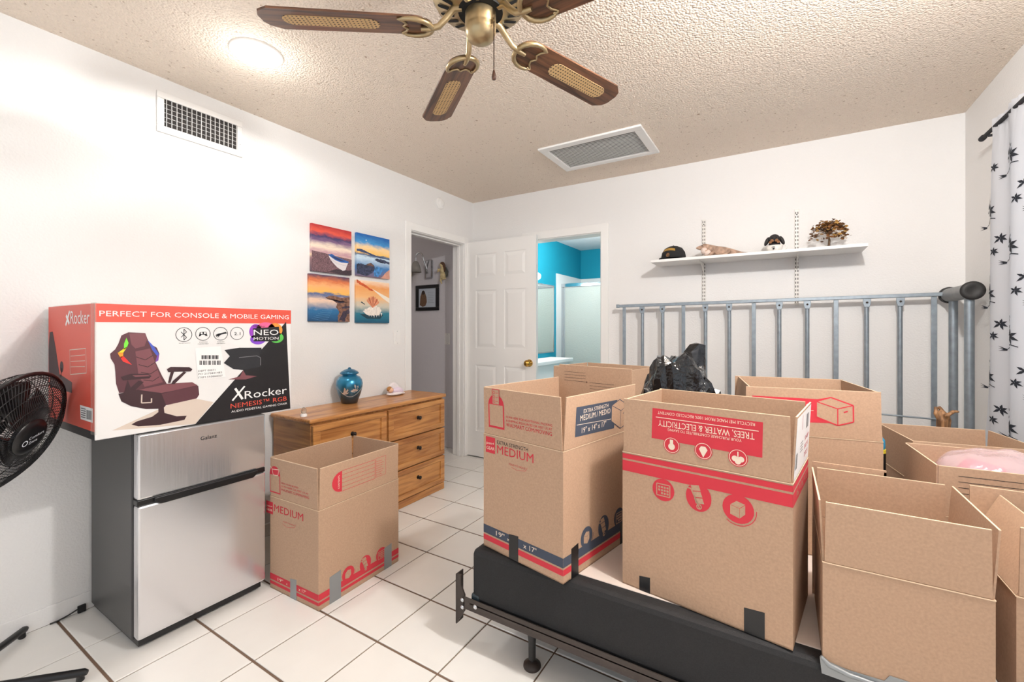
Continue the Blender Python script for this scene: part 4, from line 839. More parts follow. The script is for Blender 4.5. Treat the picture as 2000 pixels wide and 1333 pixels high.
# C: upside-down printed box
C = Carton('upside-down moving box with red recycling print standing on the bed', (-.187, 1.535), -8.4, .474, .31, .432, ZB, .172, (1, 3, -2, -4))
c6 = lambda F: (lambda x, y: F.px(1190+x/2.151, 680+y/2.151))
F = C.fface('F'); q = c6(F)
F.poly([q(182, 252), q(646, 313), q(643, 462), q(178, 378)], M_red)
def rtext(F, s_, p0, p1, m, h): F.text(s_, p0, p1, m, h=h, skew=True)     # baseline runs right to left: lettering stands on its head
def up(F, s_, pr_, pl_, m, h):
    a_, b_ = np.array(pr_), np.array(pl_); y = (a_[1]+b_[1])/2; F.text(s_, (a_[0], y), (b_[0], y), m, h=h, skew=True)
up(F, 'RECYCLE ME! MADE FROM 100% RECYCLED CONTENT', q(612, 313), q(204, 268), M_cream, .009); F.line(q(628, 350), q(196, 290), .002, M_cream, 1)
up(F, 'TREES, WATER & ELECTRICITY', q(610, 358), q(206, 303), M_cream, .019); up(F, 'YOUR PURCHASE CONTRIBUTES TO SAVING', q(556, 386), q(246, 336), M_cream, .008)
for (x, y), ic in (((262, 409), 0), ((395, 433), 1), ((541, 462), 2)):
    p = q(x, y); F.disc(p, .025, M_red, 1); F.ring(p, .022, .0016, M_cream, 2)
    if ic == 0: F.disc((p[0], p[1]-.004), .010, M_cream, 2); F.rect(p[0]-.005, p[1]+.004, p[0]+.005, p[1]+.017, M_cream, 3)
    if ic == 1: F.poly([(p[0], p[1]-.019), (p[0]+.012, p[1]+.004), (p[0]+.006, p[1]+.013), (p[0]-.006, p[1]+.013), (p[0]-.012, p[1]+.004)], M_cream, 2)
    if ic == 2: F.disc((p[0]-.008, p[1]-.003), .008, M_cream, 2); F.disc((p[0]+.008, p[1]-.003), .008, M_cream, 3); F.disc((p[0], p[1]-.010), .008, M_cream, 4); F.line((p[0], p[1]-.005), (p[0], p[1]+.017), .003, M_cream, 2)
F.commit(C.flap['F'], 'red_print')
F = C.face('F'); y1 = .432
F.rect(0, y1-.022, C.L, y1-.006, M_red); F.rect(0, y1-.062, C.L, y1-.028, M_red); q = c6(F)
icon_cal(F, q(227, 597), .034, M_red, M_kraft); icon_truck(F, q(375, 628), .036, M_red, M_kraft); icon_box(F, q(541, 677), .040, M_red, M_kraft); F.commit(C.body, 'red_print')
F = C.face('R'); F.rect(0, y1-.022, C.W, y1-.006, M_red); F.rect(0, y1-.062, C.W, y1-.028, M_red)
F.text('"71 x "41 x "91', (.28, y1-.032), (.06, y1-.032), M_kraft, h=.022, skew=True); F.commit(C.body, 'red_print')
F = C.fface('R'); F.rect(.008, .004, C.W-.01, .168, M_paper)
for k in range(14): F.rect(.02, .03+.003*k, .05, .0315+.003*k, M_ink, 1); F.rect(.20, .11+.003*k, .25, .1115+.003*k, M_ink, 1)
for k in range(3): F.text(('SHIP', 'BOX', '2021')[k], (.19, .075-.024*k), (.27, .075-.024*k), M_red, h=.014, lay=1)
for k in range(4): F.line((.10, .06+.008*k), (.15, .06+.008*k), .002, M_ink, 1)
F.line((.12, .12), (.12, .16), .004, M_red, 1); F.commit(C.flap['R'], 'shipping_label')
C.tape('F', .058, .093, .05, M_dtape); C.tape('F', .36, .41, .072, M_dtape)

# D: box with red banner further back
D = Carton('open moving box with red banner and carton drawing at the back of the bed', (.055, 2.145), 10, .432, .40, .437, ZB, .172, (0, -4, 2, -6))
c6b = lambda x, y: (1540+x/5.125, 740+y/5.125)
F = D.fface('F'); q = lambda x, y: F.px(*c6b(x, y))
r0 = F.px(1469, 772); F.poly([F.px(1469, 773), q(290, 205), q(420, 187), q(430, 445), (F.px(1469, 823))], M_red)
hx = [q(277, 228), q(422, 188), q(648, 270), q(650, 435), q(493, 470), q(277, 382)]
F.poly(hx, M_kraft, 1); F.path(hx, .0045, M_red, 2, True); F.path([q(277, 228), q(492, 303), q(648, 270)], .0035, M_red, 2); F.line(q(492, 303), q(493, 470), .0035, M_red, 2); F.line(q(552, 340), q(592, 328), .005, M_red, 2)
F.text('MEDIUM / MEDIO', F.px(1490, 797), q(222, 285), M_cream, h=.020); F.line(F.px(1488, 803), q(250, 320), .002, M_cream, 1); F.commit(D.flap['F'], 'red_print')

# E: small plain box in front
Ebox = Carton('plain small open cardboard box nearest the viewer at the bed edge', (.238, 1.497), 0, .302, .318, .253, ZB, .149, (1, 4, 0, 3))
tp = MB(); 
tp.slab(V(.085, 1.337, ZB), EX, V(0,0,1), [(-.004,.012),(.05,.004),(.12,.006),(.13,.022),(.19,.022),(.19,-.03),(.0,-.025)], 0, .0015); tp.tube([(.083, 1.334, ZB+.018), (.10, 1.332, ZB+.004), (.14, 1.331, ZB-.004), (.2, 1.332, ZB-.006)], [.004,.007,.006,.004], 8)
obj('tape', tp, M_duct, Ebox.t)
pn = tag(obj('cardboard_panel', MB().box((.082, 1.672, ZB), (.262, 1.678, .80)).box((.256, 1.672, ZB), (.262, 1.70, .795)), M_kraft), 'folded cardboard panel standing between the small plain box and the red banner box', 'cardboard')
# H: at the right edge
Hbox = Carton('plain open cardboard box cut off by the right picture edge', (.585, 1.535), 0, .302, .30, .253, ZB, .149, (0, 2, 2, -24))
# F: box holding the pink bag
Fbox = Carton('open cardboard box holding a pink plastic bag', (.568, 1.972), 4, .36, .30, .268, ZB, .149, (0, 3, 1, -1))
F = Fbox.fface('F')
for k in range(4): F.line((.05, .125-.017*k), (.20, .125-.017*k), .0014, M_ink)
F.commit(Fbox.flap['F'], 'printed_lines')
# G: behind it
Gbox = Carton('open cardboard box behind the one with the pink bag', (.562, 2.345), 9, .36, .34, .268, ZB, .149, (-3, 2, 0, -1))
# I: far left back box
Ibox = Carton('open cardboard box at the far side of the bed behind the navy-banded box', (-.86, 2.42), -12, .478, .352, .432, ZB, .182, (0, -8, 0, 0))

def crumple(name, lab, c, r, seed, sub=4, amp=.25, peaks=()):
    import bmesh
    bm = bmesh.new(); bmesh.ops.create_icosphere(bm, subdivisions=sub, radius=1); rg_ = np.random.default_rng(seed)
    dirs = rg_.normal(size=(26, 3)); dirs /= np.linalg.norm(dirs, axis=1)[:, None]; offs = rg_.uniform(.72, 1.0, 26)
    for v in bm.verts:
        p = np.array(v.co); d = p/np.linalg.norm(p)
        k = min(1.15, min(o_/max(1e-3, d@n_) for n_, o_ in zip(dirs, offs) if d@n_ > .05))        # intersection of random half spaces: flat crumpled facets
        k += amp*.12*math.sin(11*d[0]+5*d[2]+seed)*math.cos(9*d[1]-7*d[2])+amp*.06*math.sin(23*d[0]-19*d[1]+17*d[2])
        for (pd, ph, pw) in peaks:
            pd_ = np.array(pd)/np.linalg.norm(pd); k += ph*max(0, (d@pd_-pw)/(1-pw))**1.5
        q_ = d*k*np.array(r)*1.22; q_[2] = max(q_[2], ZB+.001-c[2]); v.co = Vector(q_)
    me = bpy.data.meshes.new(name); bm.to_mesh(me); bm.free(); return me
# contents
M_bag = mat('pink_plastic_bag', (250, 230, 240), .2, alpha=.34, bump=(14, .6, .02)); 
bagm = MB(); n1, n2 = 26, 20; vs_ = []; bx0, by0 = .585, 1.985
for i in range(n1):
    for j in range(n2):
        u, v_ = i/(n1-1)*2-1, j/(n2-1)*2-1
        r2 = min(1, (abs(u)**2.6+abs(v_)**2.6)); hh = .12*(1-r2)**.5+.008*math.sin(5*u+3*v_)*math.cos(4*v_)+.0025*math.sin(13*u-5*v_)
        vs_.append((bx0+u*.158, by0+v_*.125, ZB+.325+hh))
bagm.add(vs_, [(i*n2+j, (i+1)*n2+j, (i+1)*n2+j+1, i*n2+j+1) for i in range(n1-1) for j in range(n2-1)], True)
bg = thing('plastic_bag', 'translucent pink plastic bag with red fabric inside an open box', 'bag', (bx0, by0, ZB+.28))
obj('film', bagm, M_bag, bg)
M_redf = mat('red_fabric', (214, 50, 72), .8, var=(14, .4), bump=(30, .6, .01))
for cc_, r_, sd_ in (((bx0-.06, by0, ZB+.20), (.075, .08, .185), 21), ((bx0+.075, by0+.01, ZB+.19), (.062, .078, .165), 22)):
    me = crumple('red_fabric', '', cc_, r_, sd_, 3, .8); me.materials.append(M_redf); o = bpy.data.objects.new('red_fabric', me); o.location = cc_; link(o, bg)
obj('knot', MB().tube([(bx0-.07, by0-.115, ZB+.385), (bx0-.045, by0-.137, ZB+.40), (bx0-.02, by0-.142, ZB+.39), (bx0-.015, by0-.145, ZB+.365)], [.01, .018, .015, .003], 8), mat('white_bag_plastic', (244, 240, 244), .3), bg)
tl = thing('teal_bottle', 'teal plastic bottle showing between two cardboard boxes', 'bottle', (.44, 2.245, ZB+TK)); obj('body', MB().lathe([(.022,0),(.024,.004),(.024,.28),(.02,.31)], (.44, 2.245, ZB+TK), 20), mat('teal_plastic', (90, 200, 200), .4), tl); obj('cap', MB().lathe([(.02,.312),(.02,.36),(.017,.365)], (.44, 2.245, ZB+TK), 20), mat('teal_cap', (110, 214, 212), .4), tl)
bt = thing('dark_bottle', 'dark bottle with blue and yellow bands beside the red banner box', 'bottle', (.312, 2.16, ZB))
obj('body', MB().lathe([(.024,0),(.025,.004),(.025,.36)], (.312, 2.16, ZB), 20), M_black, bt); obj('yellow_band', MB().lathe([(.0255,.361),(.0255,.375)], (.312, 2.16, ZB), 20), mat('yellow_plastic', (226, 206, 60), .4), bt); obj('blue_cap', MB().lathe([(.022,.376),(.024,.385),(.022,.41),(.014,.42)], (.312, 2.16, ZB), 20), mat('blue_plastic', (40, 140, 180), .4), bt); obj('white_tip', MB().lathe([(.014,.421),(.013,.445),(.004,.46)], (.312, 2.16, ZB), 16), M_paper, bt)
# black rubbish bag: faceted crumpled film
M_film = mat('black_plastic_film', (16, 17, 20), .18, bump=(22, .7, .02), coat=.3)
bb = thing('rubbish_bag', 'shiny black plastic rubbish bag heaped behind the upside-down box', 'bag', (-.37, 2.0, ZB))
for nm, c, r, sd_, pk in (('bag_body', (-.405, 2.04, .73), (.165, .15, .335), 3, [((.42, 0, .9), .30, .95), ((-.1, 0, 1), .10, .8)]), ('bag_tail', (-.285, 1.97, .665), (.104, .11, .275), 8, [])):
    me = crumple(nm, '', c, r, sd_, 4, .5, pk); me.materials.append(M_film); o = bpy.data.objects.new(nm, me); o.location = c; link(o); o.parent = bb; o.matrix_parent_inverse = bb.matrix_basis.inverted()
# wood carving
wc = thing('wood_carving', 'carved brown wooden figure with raised arms standing on the far bed edge', 'carving', (.605, 2.63, ZB))
b = MB(); wx, wy = .605, 2.63
b.tube([(wx, wy, ZB), (wx, wy, ZB+.1), (wx+.004, wy, ZB+.25), (wx-.003, wy, ZB+.36), (wx, wy, ZB+.43), (wx, wy, ZB+.45)], [.03,.027,.025,.022,.025,.02], 12)
b.tube([(wx+.014, wy-.01, ZB+.43), (wx+.005, wy-.024, ZB+.455), (wx+.025, wy-.02, ZB+.474), (wx+.045, wy-.01, ZB+.474)], [.010,.009,.008,.006], 8); b.tube([(wx-.014, wy-.01, ZB+.43), (wx-.028, wy-.01, ZB+.46), (wx-.026, wy, ZB+.488)], [.010,.009,.006], 8); b.tube([(wx+.01, wy+.005, ZB+.44), (wx-.008, wy+.005, ZB+.478), (wx-.015, wy, ZB+.49)], [.009,.008,.005], 8)
b.ell((wx-.004, wy-.004, ZB+.455), (.014,.014,.02)); b.tube([(wx-.02, wy-.02, ZB+.37), (wx, wy-.03, ZB+.38), (wx+.02, wy-.02, ZB+.37)], .006, 8)
obj('figure', b, wood_mat('carved_wood', (84, 56, 34), (170, 126, 84), 2, .6, 30, 0), wc, remesh=.005)

# ------------------------------------------------------------------ bed
bed = thing('bed', 'black box spring bed base with beige top on a brown steel frame', 'bed', (-.06, 2.02, 0))
BX0b, BX1b, BY0, BY1 = -1.0, .785, 1.338, 2.69
M_fab = mat('black_woven_ticking', (26, 26, 28), .75, bump=(420, .5, .002), var=(300, .3)); M_beige = mat('beige_ticking', (220, 206, 196), .85, bump=(300, .2, .002))
obj('box_spring', MB().box((BX0b, BY0, .185), (BX1b, BY1, ZB-.003)), M_fab, bed, .018)
obj('top_panel', MB().box((BX0b+.06, BY0+.055, ZB-.006), (BX1b-.05, BY1-.05, ZB-.0005)), M_beige, bed, .002)
obj('side_piping', MB().tube([(BX0b+.03, BY0+.016, ZB-.012), (BX1b-.02, BY0+.016, ZB-.012)], .006, 8), M_fab, bed)
obj('corner_guard', MB().box((BX0b-.002, BY0-.002, .187), (BX0b+.035, BY0+.03, .215)), mat('dark_teal_plastic', (40, 52, 58), .3), bed, .006)
fm = MB(); fm.box((-1.03, BY0-.012, .155), (BX1b, BY0-.008, .20)); fm.box((-1.0, BY0-.012, .180), (BX1b, BY0+.035, .184)); obj('side_rail', fm, M_iron, bed)
fm = MB(); fm.box((-1.0, BY1+.008, .155), (BX1b, BY1+.012, .20)); fm.box((-1.0, BY1-.035, .180), (BX1b, BY1+.012, .184)); obj('side_rail', fm, M_iron, bed)
for x in (-.74, .5): obj('cross_rail', MB().box((x, BY0+.03, .165), (x+.035, BY1-.03, .179)), M_iron, bed)
br = MB().slab(V(-1.03, BY0-.008, .175), EX, V(0,0,1), [(-.035,-.09),(-.012,-.055),(.004,-.03),(.004,.03),(-.012,.06),(-.014,.10),(-.035,.10)], -.004, .004)
br.box((-1.067, BY0-.012, .085), (-1.063, BY0+.03, .275)); bo_ = obj('headboard_bracket', br, M_iron, bed)
for zz in (.158, .186): obj('bolt', MB().lathe([(.008,0),(.008,.004),(.003,.006)], (-1.035, BY0-.012, zz), 10, (0,-1,0)), M_chrome, bo_)
obj('bolt', MB().lathe([(.009,0),(.009,.003),(.004,.005)], (-.975, BY0-.012, .178), 10, (0,-1,0)), M_chrome, bed)
for x, y in ((-.765, 1.385), (-.765, 2.64), (.5, 1.385), (.5, 2.64)):
    lg = obj('leg', MB().lathe([(.013,.03),(.0135,.09),(.02,.15),(.022,.182)], (x, y, 0), 18), M_black, bed); obj('stem', MB().lathe([(.006,.018),(.006,.032)], (x, y, 0), 10), M_chrome, lg); obj('glide', MB().lathe([(.03,0),(.032,.004),(.031,.012),(.014,.02),(.008,.022)], (x, y, 0), 24), mat('brown_glide', (52, 42, 38), .5), lg)

# ------------------------------------------------------------------ galvanised folding frame by the back wall
gf = thing('metal_rack', 'grey galvanised metal bar frame standing along the back wall', 'metal frame', (-.15, 3.37, 0))
ry = 3.372
obj('top_rail', MB().obox((-.145, ry, 1.400), (.945, 0, .010), (0, .011, 0), (0, 0, .011)), M_galv, gf, .003)
obj('rail_end', MB().box((-1.105, ry-.014, 1.376), (-1.085, ry+.014, 1.404)), M_galv, gf, .003)
obj('bottom_rail', MB().obox((-.145, ry, .16), (.945, 0, .0), (0, .011, 0), (0, 0, .011)), M_galv, gf, .003)
bars = [-1.044, -.903, -.754, -.608, -.46, -.308, -.16, -.013, .139, .287, .436, .589, .736]
for i, x in enumerate(bars):
    zt = 1.390+.0105*x
    if i % 3 == 0: o = obj('flat_bar', MB().box((x-.0125, ry-.004, .16), (x+.0125, ry+.004, zt)), M_galv, gf, .002)
    else:
        o = obj('tube_bar', MB().tube([(x, ry, .16), (x, ry, zt-.08), (x, ry, zt-.045)], .012, 12), M_galv, gf)
        obj('flattened_end', MB().slab(V(x, ry-.012, zt-.05), EX, V(0,0,1), [(-.012,0),(.012,0),(.019,.022),(.019,.05),(-.019,.05),(-.019,.022)], -.004, .004), M_galv, o, .002)
        obj('bolt', MB().lathe([(.006,.004),(.006,.009),(.002,.011)], (x, ry-.012, zt-.022), 8, (0,-1,0)), M_iron, o)
obj('tie_rod', MB().tube([(.30, ry-.018, .713), (.738, ry-.018, .706)], .005, 8), M_galv, gf)
obj('post', MB().tube([(.81, ry-.02, 0), (.81, ry-.02, 1.38)], .019, 16), M_galv, gf); obj('post', MB().tube([(.80, 3.07, 0), (.80, 3.07, 1.38)], .019, 16), M_galv, gf)
obj('roller', MB().lathe([(.038,0),(.038,.34)], (.805, 3.39, 1.405), 28, (0,-1,0)), mat('grey_roller', (140, 142, 142), .5, .4, var=(20, .15)), gf)
for y, s_ in ((3.395, 1), (3.05, -1)): obj('roller_cap', MB().lathe([(.044,-.006),(.046,.0),(.046,.012),(.03,.018),(.02,.013),(.001,.012)], (.805, y, 1.405), 28, (0, s_*1.0, 0)), mat('black_rubber', (44, 43, 43), .6, var=(30, .3)), gf)
obj('pivot_bolt', MB().lathe([(.008,0),(.008,.02)], (.775, ry-.02, 1.408), 10, (0,-1,0)), M_iron, gf)

# ------------------------------------------------------------------ shelf and its things
sf = thing('wall_shelf', 'white wall shelf on two slotted metal standards', 'shelf', (-.19, 3.33, 1.685))
ST = 1.706; obj('board', MB().box((-.80, 3.20, ST-.019), (.422, 3.452, ST)), M_trim, sf, .002)
M_std = mat('white_enamel_metal', (232, 228, 222), .4)
for x, z0, z1 in ((-.482, 1.405, 2.007), (.085, 1.369, 2.002)):
    s_ = obj('standard', MB().box((x-.012, YB-.012, z0), (x+.012, YB, z1)), M_std, sf, .002)
    slm = MB()
    k = 0; zz = z0+.015
    while zz < z1-.02:
        for sg in (-1, 1): slm.box((x+sg*.006-.0022, YB-.0126, zz), (x+sg*.006+.0022, YB-.0119, zz+.014))
        zz += .0255
    obj('slots', slm, mat('dark_slot', (60, 56, 52), .8), s_)
    obj('screw', MB().lathe([(.004,0),(.004,.002),(.001,.003)], (x, YB-.012, z1-.035), 8, (0,-1,0)), M_ink, s_)
    bk = MB().slab(V(x+.002, YB-.012, ST-.02), V(0,-1,0), V(0,0,1), [(0,0),(.20,0),(.20,-.008),(.10,-.03),(.02,-.075),(0,-.08)], -.002, .002); b_ = obj('bracket', bk, M_std, sf); obj('screw', MB().lathe([(.003,0),(.003,.002)], (x-.0005, YB-.10, ST-.035), 8, (-1,0,0)), M_ink, b_)
# cap
cx, cy_ = -.668, 3.325
cp = thing('baseball_cap', 'black veteran-style baseball cap with gold lettering on the shelf', 'cap', (cx, cy_, ST))
M_cap = mat('black_cap_cloth', (30, 30, 30), .85, bump=(200, .3, .002))
obj('crown', MB().lathe([(.082,0),(.084,.03),(.078,.06),(.06,.088),(.03,.103),(.001,.107)], (cx, cy_, ST), 28), M_cap, cp); br = MB()
br.add([(cx+ (.078+q*.062*max(0, math.cos(a))) * math.sin(a*.78), cy_-(.078+q*.058)*math.cos(a*.78), ST+.012-.010*q+ .006*math.cos(a)) for q in (0, 1) for a in np.linspace(-1.5, 1.5, 15)], [(i, i+1, i+16, i+15) for i in range(14)], True)
bo_ = obj('brim', br, M_cap, cp); md = bo_.modifiers.new('s', 'SOLIDIFY'); md.thickness = .004
obj('button', MB().ell((cx, cy_, ST+.107), (.006,.006,.004)), M_cap, cp)
M_gold = mat('gold_thread', (176, 136, 60), .5)
lt = MB(); vs_, fs_ = text_mesh('VIETNAM VETERAN')
def on_cap(a, zz): r = np.interp(zz, [0,.03,.06,.088], [.082,.084,.078,.06])+.0012; aa = -math.pi/2-.28+a; return (cx+r*math.cos(aa), cy_+r*math.sin(aa), ST+zz)
bandp = [on_cap(a, .062+.014*math.cos(a*1.6)+dz) for dz in (-.009, .009) for a in np.linspace(-.62, .62, 15)]
lt.add(bandp, [(i, i+1, i+16, i+15) for i in range(14)]); obj('gold_embroidery', lt, M_gold, cp)
obj('emblem', MB().add([on_cap(.16*math.cos(t), .034+.014*math.sin(t)) for t in np.linspace(0, 2*math.pi, 14, endpoint=False)], [tuple(range(14))]), mat('emblem_thread', (120, 84, 50), .6), cp)
# bearded dragon figure
lx, ly = -.49, 3.30
lz = thing('lizard_figurine', 'bearded dragon lizard figurine lying on the shelf', 'figurine', (-.3, ly, ST))
b = MB(); b.tube([(lx, ly, ST+.075), (lx+.03, ly, ST+.078), (lx+.06, ly+.002, ST+.066), (lx+.10, ly+.005, ST+.048), (lx+.15, ly+.008, ST+.036), (lx+.20, ly+.01, ST+.026), (lx+.26, ly+.012, ST+.013), (lx+.33, ly+.016, ST+.006), (lx+.40, ly+.02, ST+.004)], [.010,.022,.026,.030,.032,.024,.012,.006,.0025], 14)
b.ell((lx+.010, ly, ST+.078), (.034,.019,.011), rot('Y', -12)); b.ell((lx+.012, ly, ST+.066), (.028,.017,.010), rot('Y', 6)); b.ell((lx+.035, ly-.002, ST+.074), (.018,.022,.018))
for sx_, sy in ((.09, -1), (.09, 1), (.19, -1), (.19, 1)): b.tube([(lx+sx_, ly+sy*.02, ST+.035), (lx+sx_-.005, ly+sy*.042, ST+.022), (lx+sx_-.025, ly+sy*.046, ST+.006), (lx+sx_-.045, ly+sy*.05, ST+.004)], [.012,.010,.008,.004], 8)
obj('body', b, mat('lizard_skin', (176, 146, 126), .7, var=(38, .45), bump=(140, .8, .004)), lz, remesh=.0035)
obj('beard', MB().ell((lx+.035, ly-.004, ST+.050), (.026,.026,.026)).ell((lx+.055, ly-.006, ST+.034), (.026,.024,.026)), mat('pale_lizard_beard', (226, 206, 194), .8, bump=(90, .8, .004)), lz)
sp = MB()
for k in range(14): a = k/13; sp.lathe([(.004,0),(.0,.012)], (lx+.045+.01*math.sin(k), ly-.026+.05*a, ST+.045+.02*math.sin(math.pi*a)), 6, (.7, (a-.5)*1.6, .35))
obj('beard_spikes', sp, mat('lizard_spike', (196, 160, 130), .7), lz)
for sy in (-1, 1): obj('eye', MB().ell((lx+.020, ly+sy*.018, ST+.083), (.004,.003,.004), None, 8, 6), M_black, lz)
# puppy in a cup
px_, py_ = -.04, 3.31
pp = thing('puppy_cup_figurine', 'black and tan puppy figurine peeking out of a white cup on the shelf', 'figurine', (px_, py_, ST))
cupm = mat('white_glazed_cup', (238, 234, 228), .25); cu_ = obj('cup', MB().lathe([(.03,0),(.034,.003),(.043,.022),(.048,.045),(.045,.045),(.040,.022),(.03,.008),(.001,.006)], (px_, py_, ST), 28), cupm, pp)
obj('handle', MB().tube([(px_+.046, py_, ST+.05)]+[(px_+.046+.022*math.sin(t), py_, ST+.034+.018*math.cos(t)) for t in np.linspace(.3, 2.8, 7)]+[(px_+.041, py_, ST+.016)], .004, 8), cupm, cu_)
F = Face(V(px_-.02, py_-.0485, ST), EX, V(0,0,1)); F.disc((.016,.02), .006, M_ink); 
for k in range(4): F.disc((.008+.005*k, .030+(.002 if k in (1, 2) else 0)), .0025, M_ink, 1)
F.O = F.O+V(0,.006,0); F.commit(cu_, 'paw_print')
b = MB(); b.ell((px_, py_-.006, ST+.085), (.034,.032,.034)); b.ell((px_, py_-.034, ST+.076), (.017,.018,.014)); b.ell((px_, py_+.005, ST+.055), (.034,.03,.03)); dg_ = mat('black_puppy_coat', (40, 36, 36), .6, bump=(160, .5, .003))
hd = obj('head', b, dg_, pp, remesh=.003)
for sg in (-1, 1):
    obj('ear', MB().ell((px_+sg*.042, py_-.004, ST+.076), (.012,.016,.030), rot('Y', -sg*22)), dg_, hd); obj('paw', MB().ell((px_+sg*.022, py_-.046, ST+.062), (.010,.008,.008)), mat('tan_fur', (140, 96, 62), .7), pp); obj('eye', MB().ell((px_+sg*.013, py_-.036, ST+.094), (.0035,.003,.0035), None, 8, 6), M_black, hd)
    obj('cheek', MB().ell((px_+sg*.011, py_-.042, ST+.073), (.012,.011,.010)), mat('tan_fur', (140, 96, 62), .7), hd)
obj('nose', MB().ell((px_, py_-.054, ST+.081), (.006,.004,.0045), None, 10, 6), M_black, hd)
# gem tree
gx, gy = .246, 3.31
gt = thing('metal_leaf_tree', 'small wire tree ornament with bronze and gold leaves on the shelf', 'ornament', (gx, gy, ST))
obj('base', MB().ell((gx, gy, ST+.006), (.035,.028,.009)), mat('stone_base', (112, 98, 84), .7, var=(40, .4)), gt)
b = MB(); b.tube([(gx, gy, ST+.008), (gx+.003, gy, ST+.05), (gx-.002, gy, ST+.09)], [.007,.006,.005], 8); lv = [MB(), MB(), MB()]
for k in range(46):
    a = rng.uniform(0, 2*math.pi); R_ = rng.uniform(.02, .1); hz = .115+.055*math.cos(R_/.1*1.4)*rng.uniform(.7, 1.05); e_ = V(gx+R_*math.cos(a), gy+.6*R_*math.sin(a), ST+hz)
    m_ = V(gx+.45*R_*math.cos(a), gy+.3*R_*math.sin(a), ST+.11+.02*rng.random()); b.tube([V(gx, gy, ST+.08+.012*rng.random()), m_, e_], [.003,.002,.0012], 5)
    tips = [e_, (m_+e_)/2]+([e_+V(0,0,-.022*q) for q in (1, 2, 3)] if R_ > .07 else [e_+V(.01,0,-.012)])
    for tpt in tips:
        for q in range(2):
            c_ = tpt+rng.normal(size=3)*.006; R3 = np.array(Matrix.Rotation(rng.uniform(0, 6), 3, 'Z') @ Matrix.Rotation(rng.uniform(0, 3), 3, 'X')); l_ = rng.uniform(.010, .014)
            lv[rng.integers(3)].add([c_+R3@V(x_, y_, z_) for x_, y_, z_ in ((-l_,0,0),(-.3*l_,.55*l_,.001),(.5*l_,.5*l_,.001),(l_,0,0),(.5*l_,-.5*l_,.001),(-.3*l_,-.55*l_,.001))], [(0,1,2,3,4,5)])
obj('branches', b, mat('brown_wire', (92, 70, 50), .4, .6), gt)
for mb, c_ in zip(lv, ((150, 104, 60), (196, 152, 84), (104, 72, 48))): obj('leaves', mb, mat('leaf_%d' % c_[0], c_, .35, .3), gt, kind='stuff')

# ------------------------------------------------------------------ curtain
ct = thing('curtain', 'white curtain with black lily print hanging at the right wall', 'curtain', (.80, 1.9, .05))
def fold(y, zz): 
    s_ = (2.16-zz)/2.1; a = .009+.009*s_
    return .833+a*math.sin(y*2*math.pi/.21+.5*math.sin(y*5))
def edge(zz): return 2.86+.16*min(1, max(0, (2.16-zz)/1.5))
ys = np.linspace(0, 1, 150); zs = np.concatenate([np.linspace(.06, 2.08, 22), [2.11, 2.13, 2.15, 2.175]]); cb = MB(); vs_ = []
for zz in zs:
    for t in ys: y = edge(zz)+(.85-edge(zz))*t; vs_.append((fold(y, zz)+(.006*math.sin(y*160) if zz > 2.09 else 0), y, zz))
nn = len(ys); cb.add(vs_, [(i*nn+j, i*nn+j+1, (i+1)*nn+j+1, (i+1)*nn+j) for i in range(len(zs)-1) for j in range(nn-1)], True)
def cloth():
    m = bpy.data.materials.new('white_curtain_cloth'); m.use_nodes = True; nt = m.node_tree; b = nt.nodes['Principled BSDF']; b.inputs['Base Color'].default_value = lin((240, 241, 245)); b.inputs['Roughness'].default_value = .9
    tr = nt.nodes.new('ShaderNodeBsdfTranslucent'); tr.inputs[0].default_value = lin((236, 240, 248)); mx = nt.nodes.new('ShaderNodeMixShader'); mx.inputs[0].default_value = .5
    nt.links.new(b.outputs[0], mx.inputs[1]); nt.links.new(tr.outputs[0], mx.inputs[2]); nt.links.new(mx.outputs[0], nt.nodes['Material Output'].inputs[0]); return m
cl = obj('cloth', cb, cloth(), ct)
pm = MB()
def oc(y, zz): return (fold(y, zz)-.0018, y, zz)
def stamp(pts, y0, z0, s_, fl=1):
    mb_pts = [oc(y0-fl*p[0]*s_*1.35, z0+p[1]*s_) for p in pts]; pm.add(mb_pts, [tuple(range(len(pts)))]); 
def lily(y0, z0, s_, fl=1):
    for k, (a, L) in enumerate(((20, .5), (75, .42), (150, .5), (215, .55), (290, .55), (335, .6))):
        a = math.radians(a); d = V(math.cos(a), math.sin(a)); n = V(-d[1], d[0]); stamp([tuple(d*.02-n*.05), tuple(d*L*.5-n*.10), tuple(d*L*1.05), tuple(d*L*.5+n*.10), tuple(d*.02+n*.05)], y0, z0, s_, fl)
def spray(y0, z0, s_, fl=1):
    lily(y0-fl*.02, z0, s_, fl)
    stamp([(-.55,-.2),(-.5,-.2),(-.36,.75),(-.40,.75)], y0, z0, s_, fl); stamp([(-.42,.45),(-.1,.85),(-.12,.88),(-.45,.5)], y0, z0, s_, fl)
    for bx_, bz in ((-.38,.85),(-.08,.93),(-.2,1.1),(.2,.55),(-.62,.1)): stamp([(bx_-.06,bz-.08),(bx_+.05,bz-.06),(bx_+.09,bz+.1),(bx_,bz+.06)], y0, z0, s_, fl)
    stamp([(-.62,.25),(-.3,.3),(-.28,.55),(-.42,.68),(-.58,.5)], y0, z0, s_, fl)
    arc = [(-.75+1.5*t, -.75+.28*math.sin(math.pi*t*.8)) for t in np.linspace(0, 1, 9)]; stamp(arc+[(p[0], p[1]-.05) for p in arc[::-1]], y0, z0, s_, fl)
    for k in range(3): stamp([(-.75,-.8),(-1.25,-.62-.14*k),(-.8,-.9)], y0, z0, s_, fl)
sP = .074
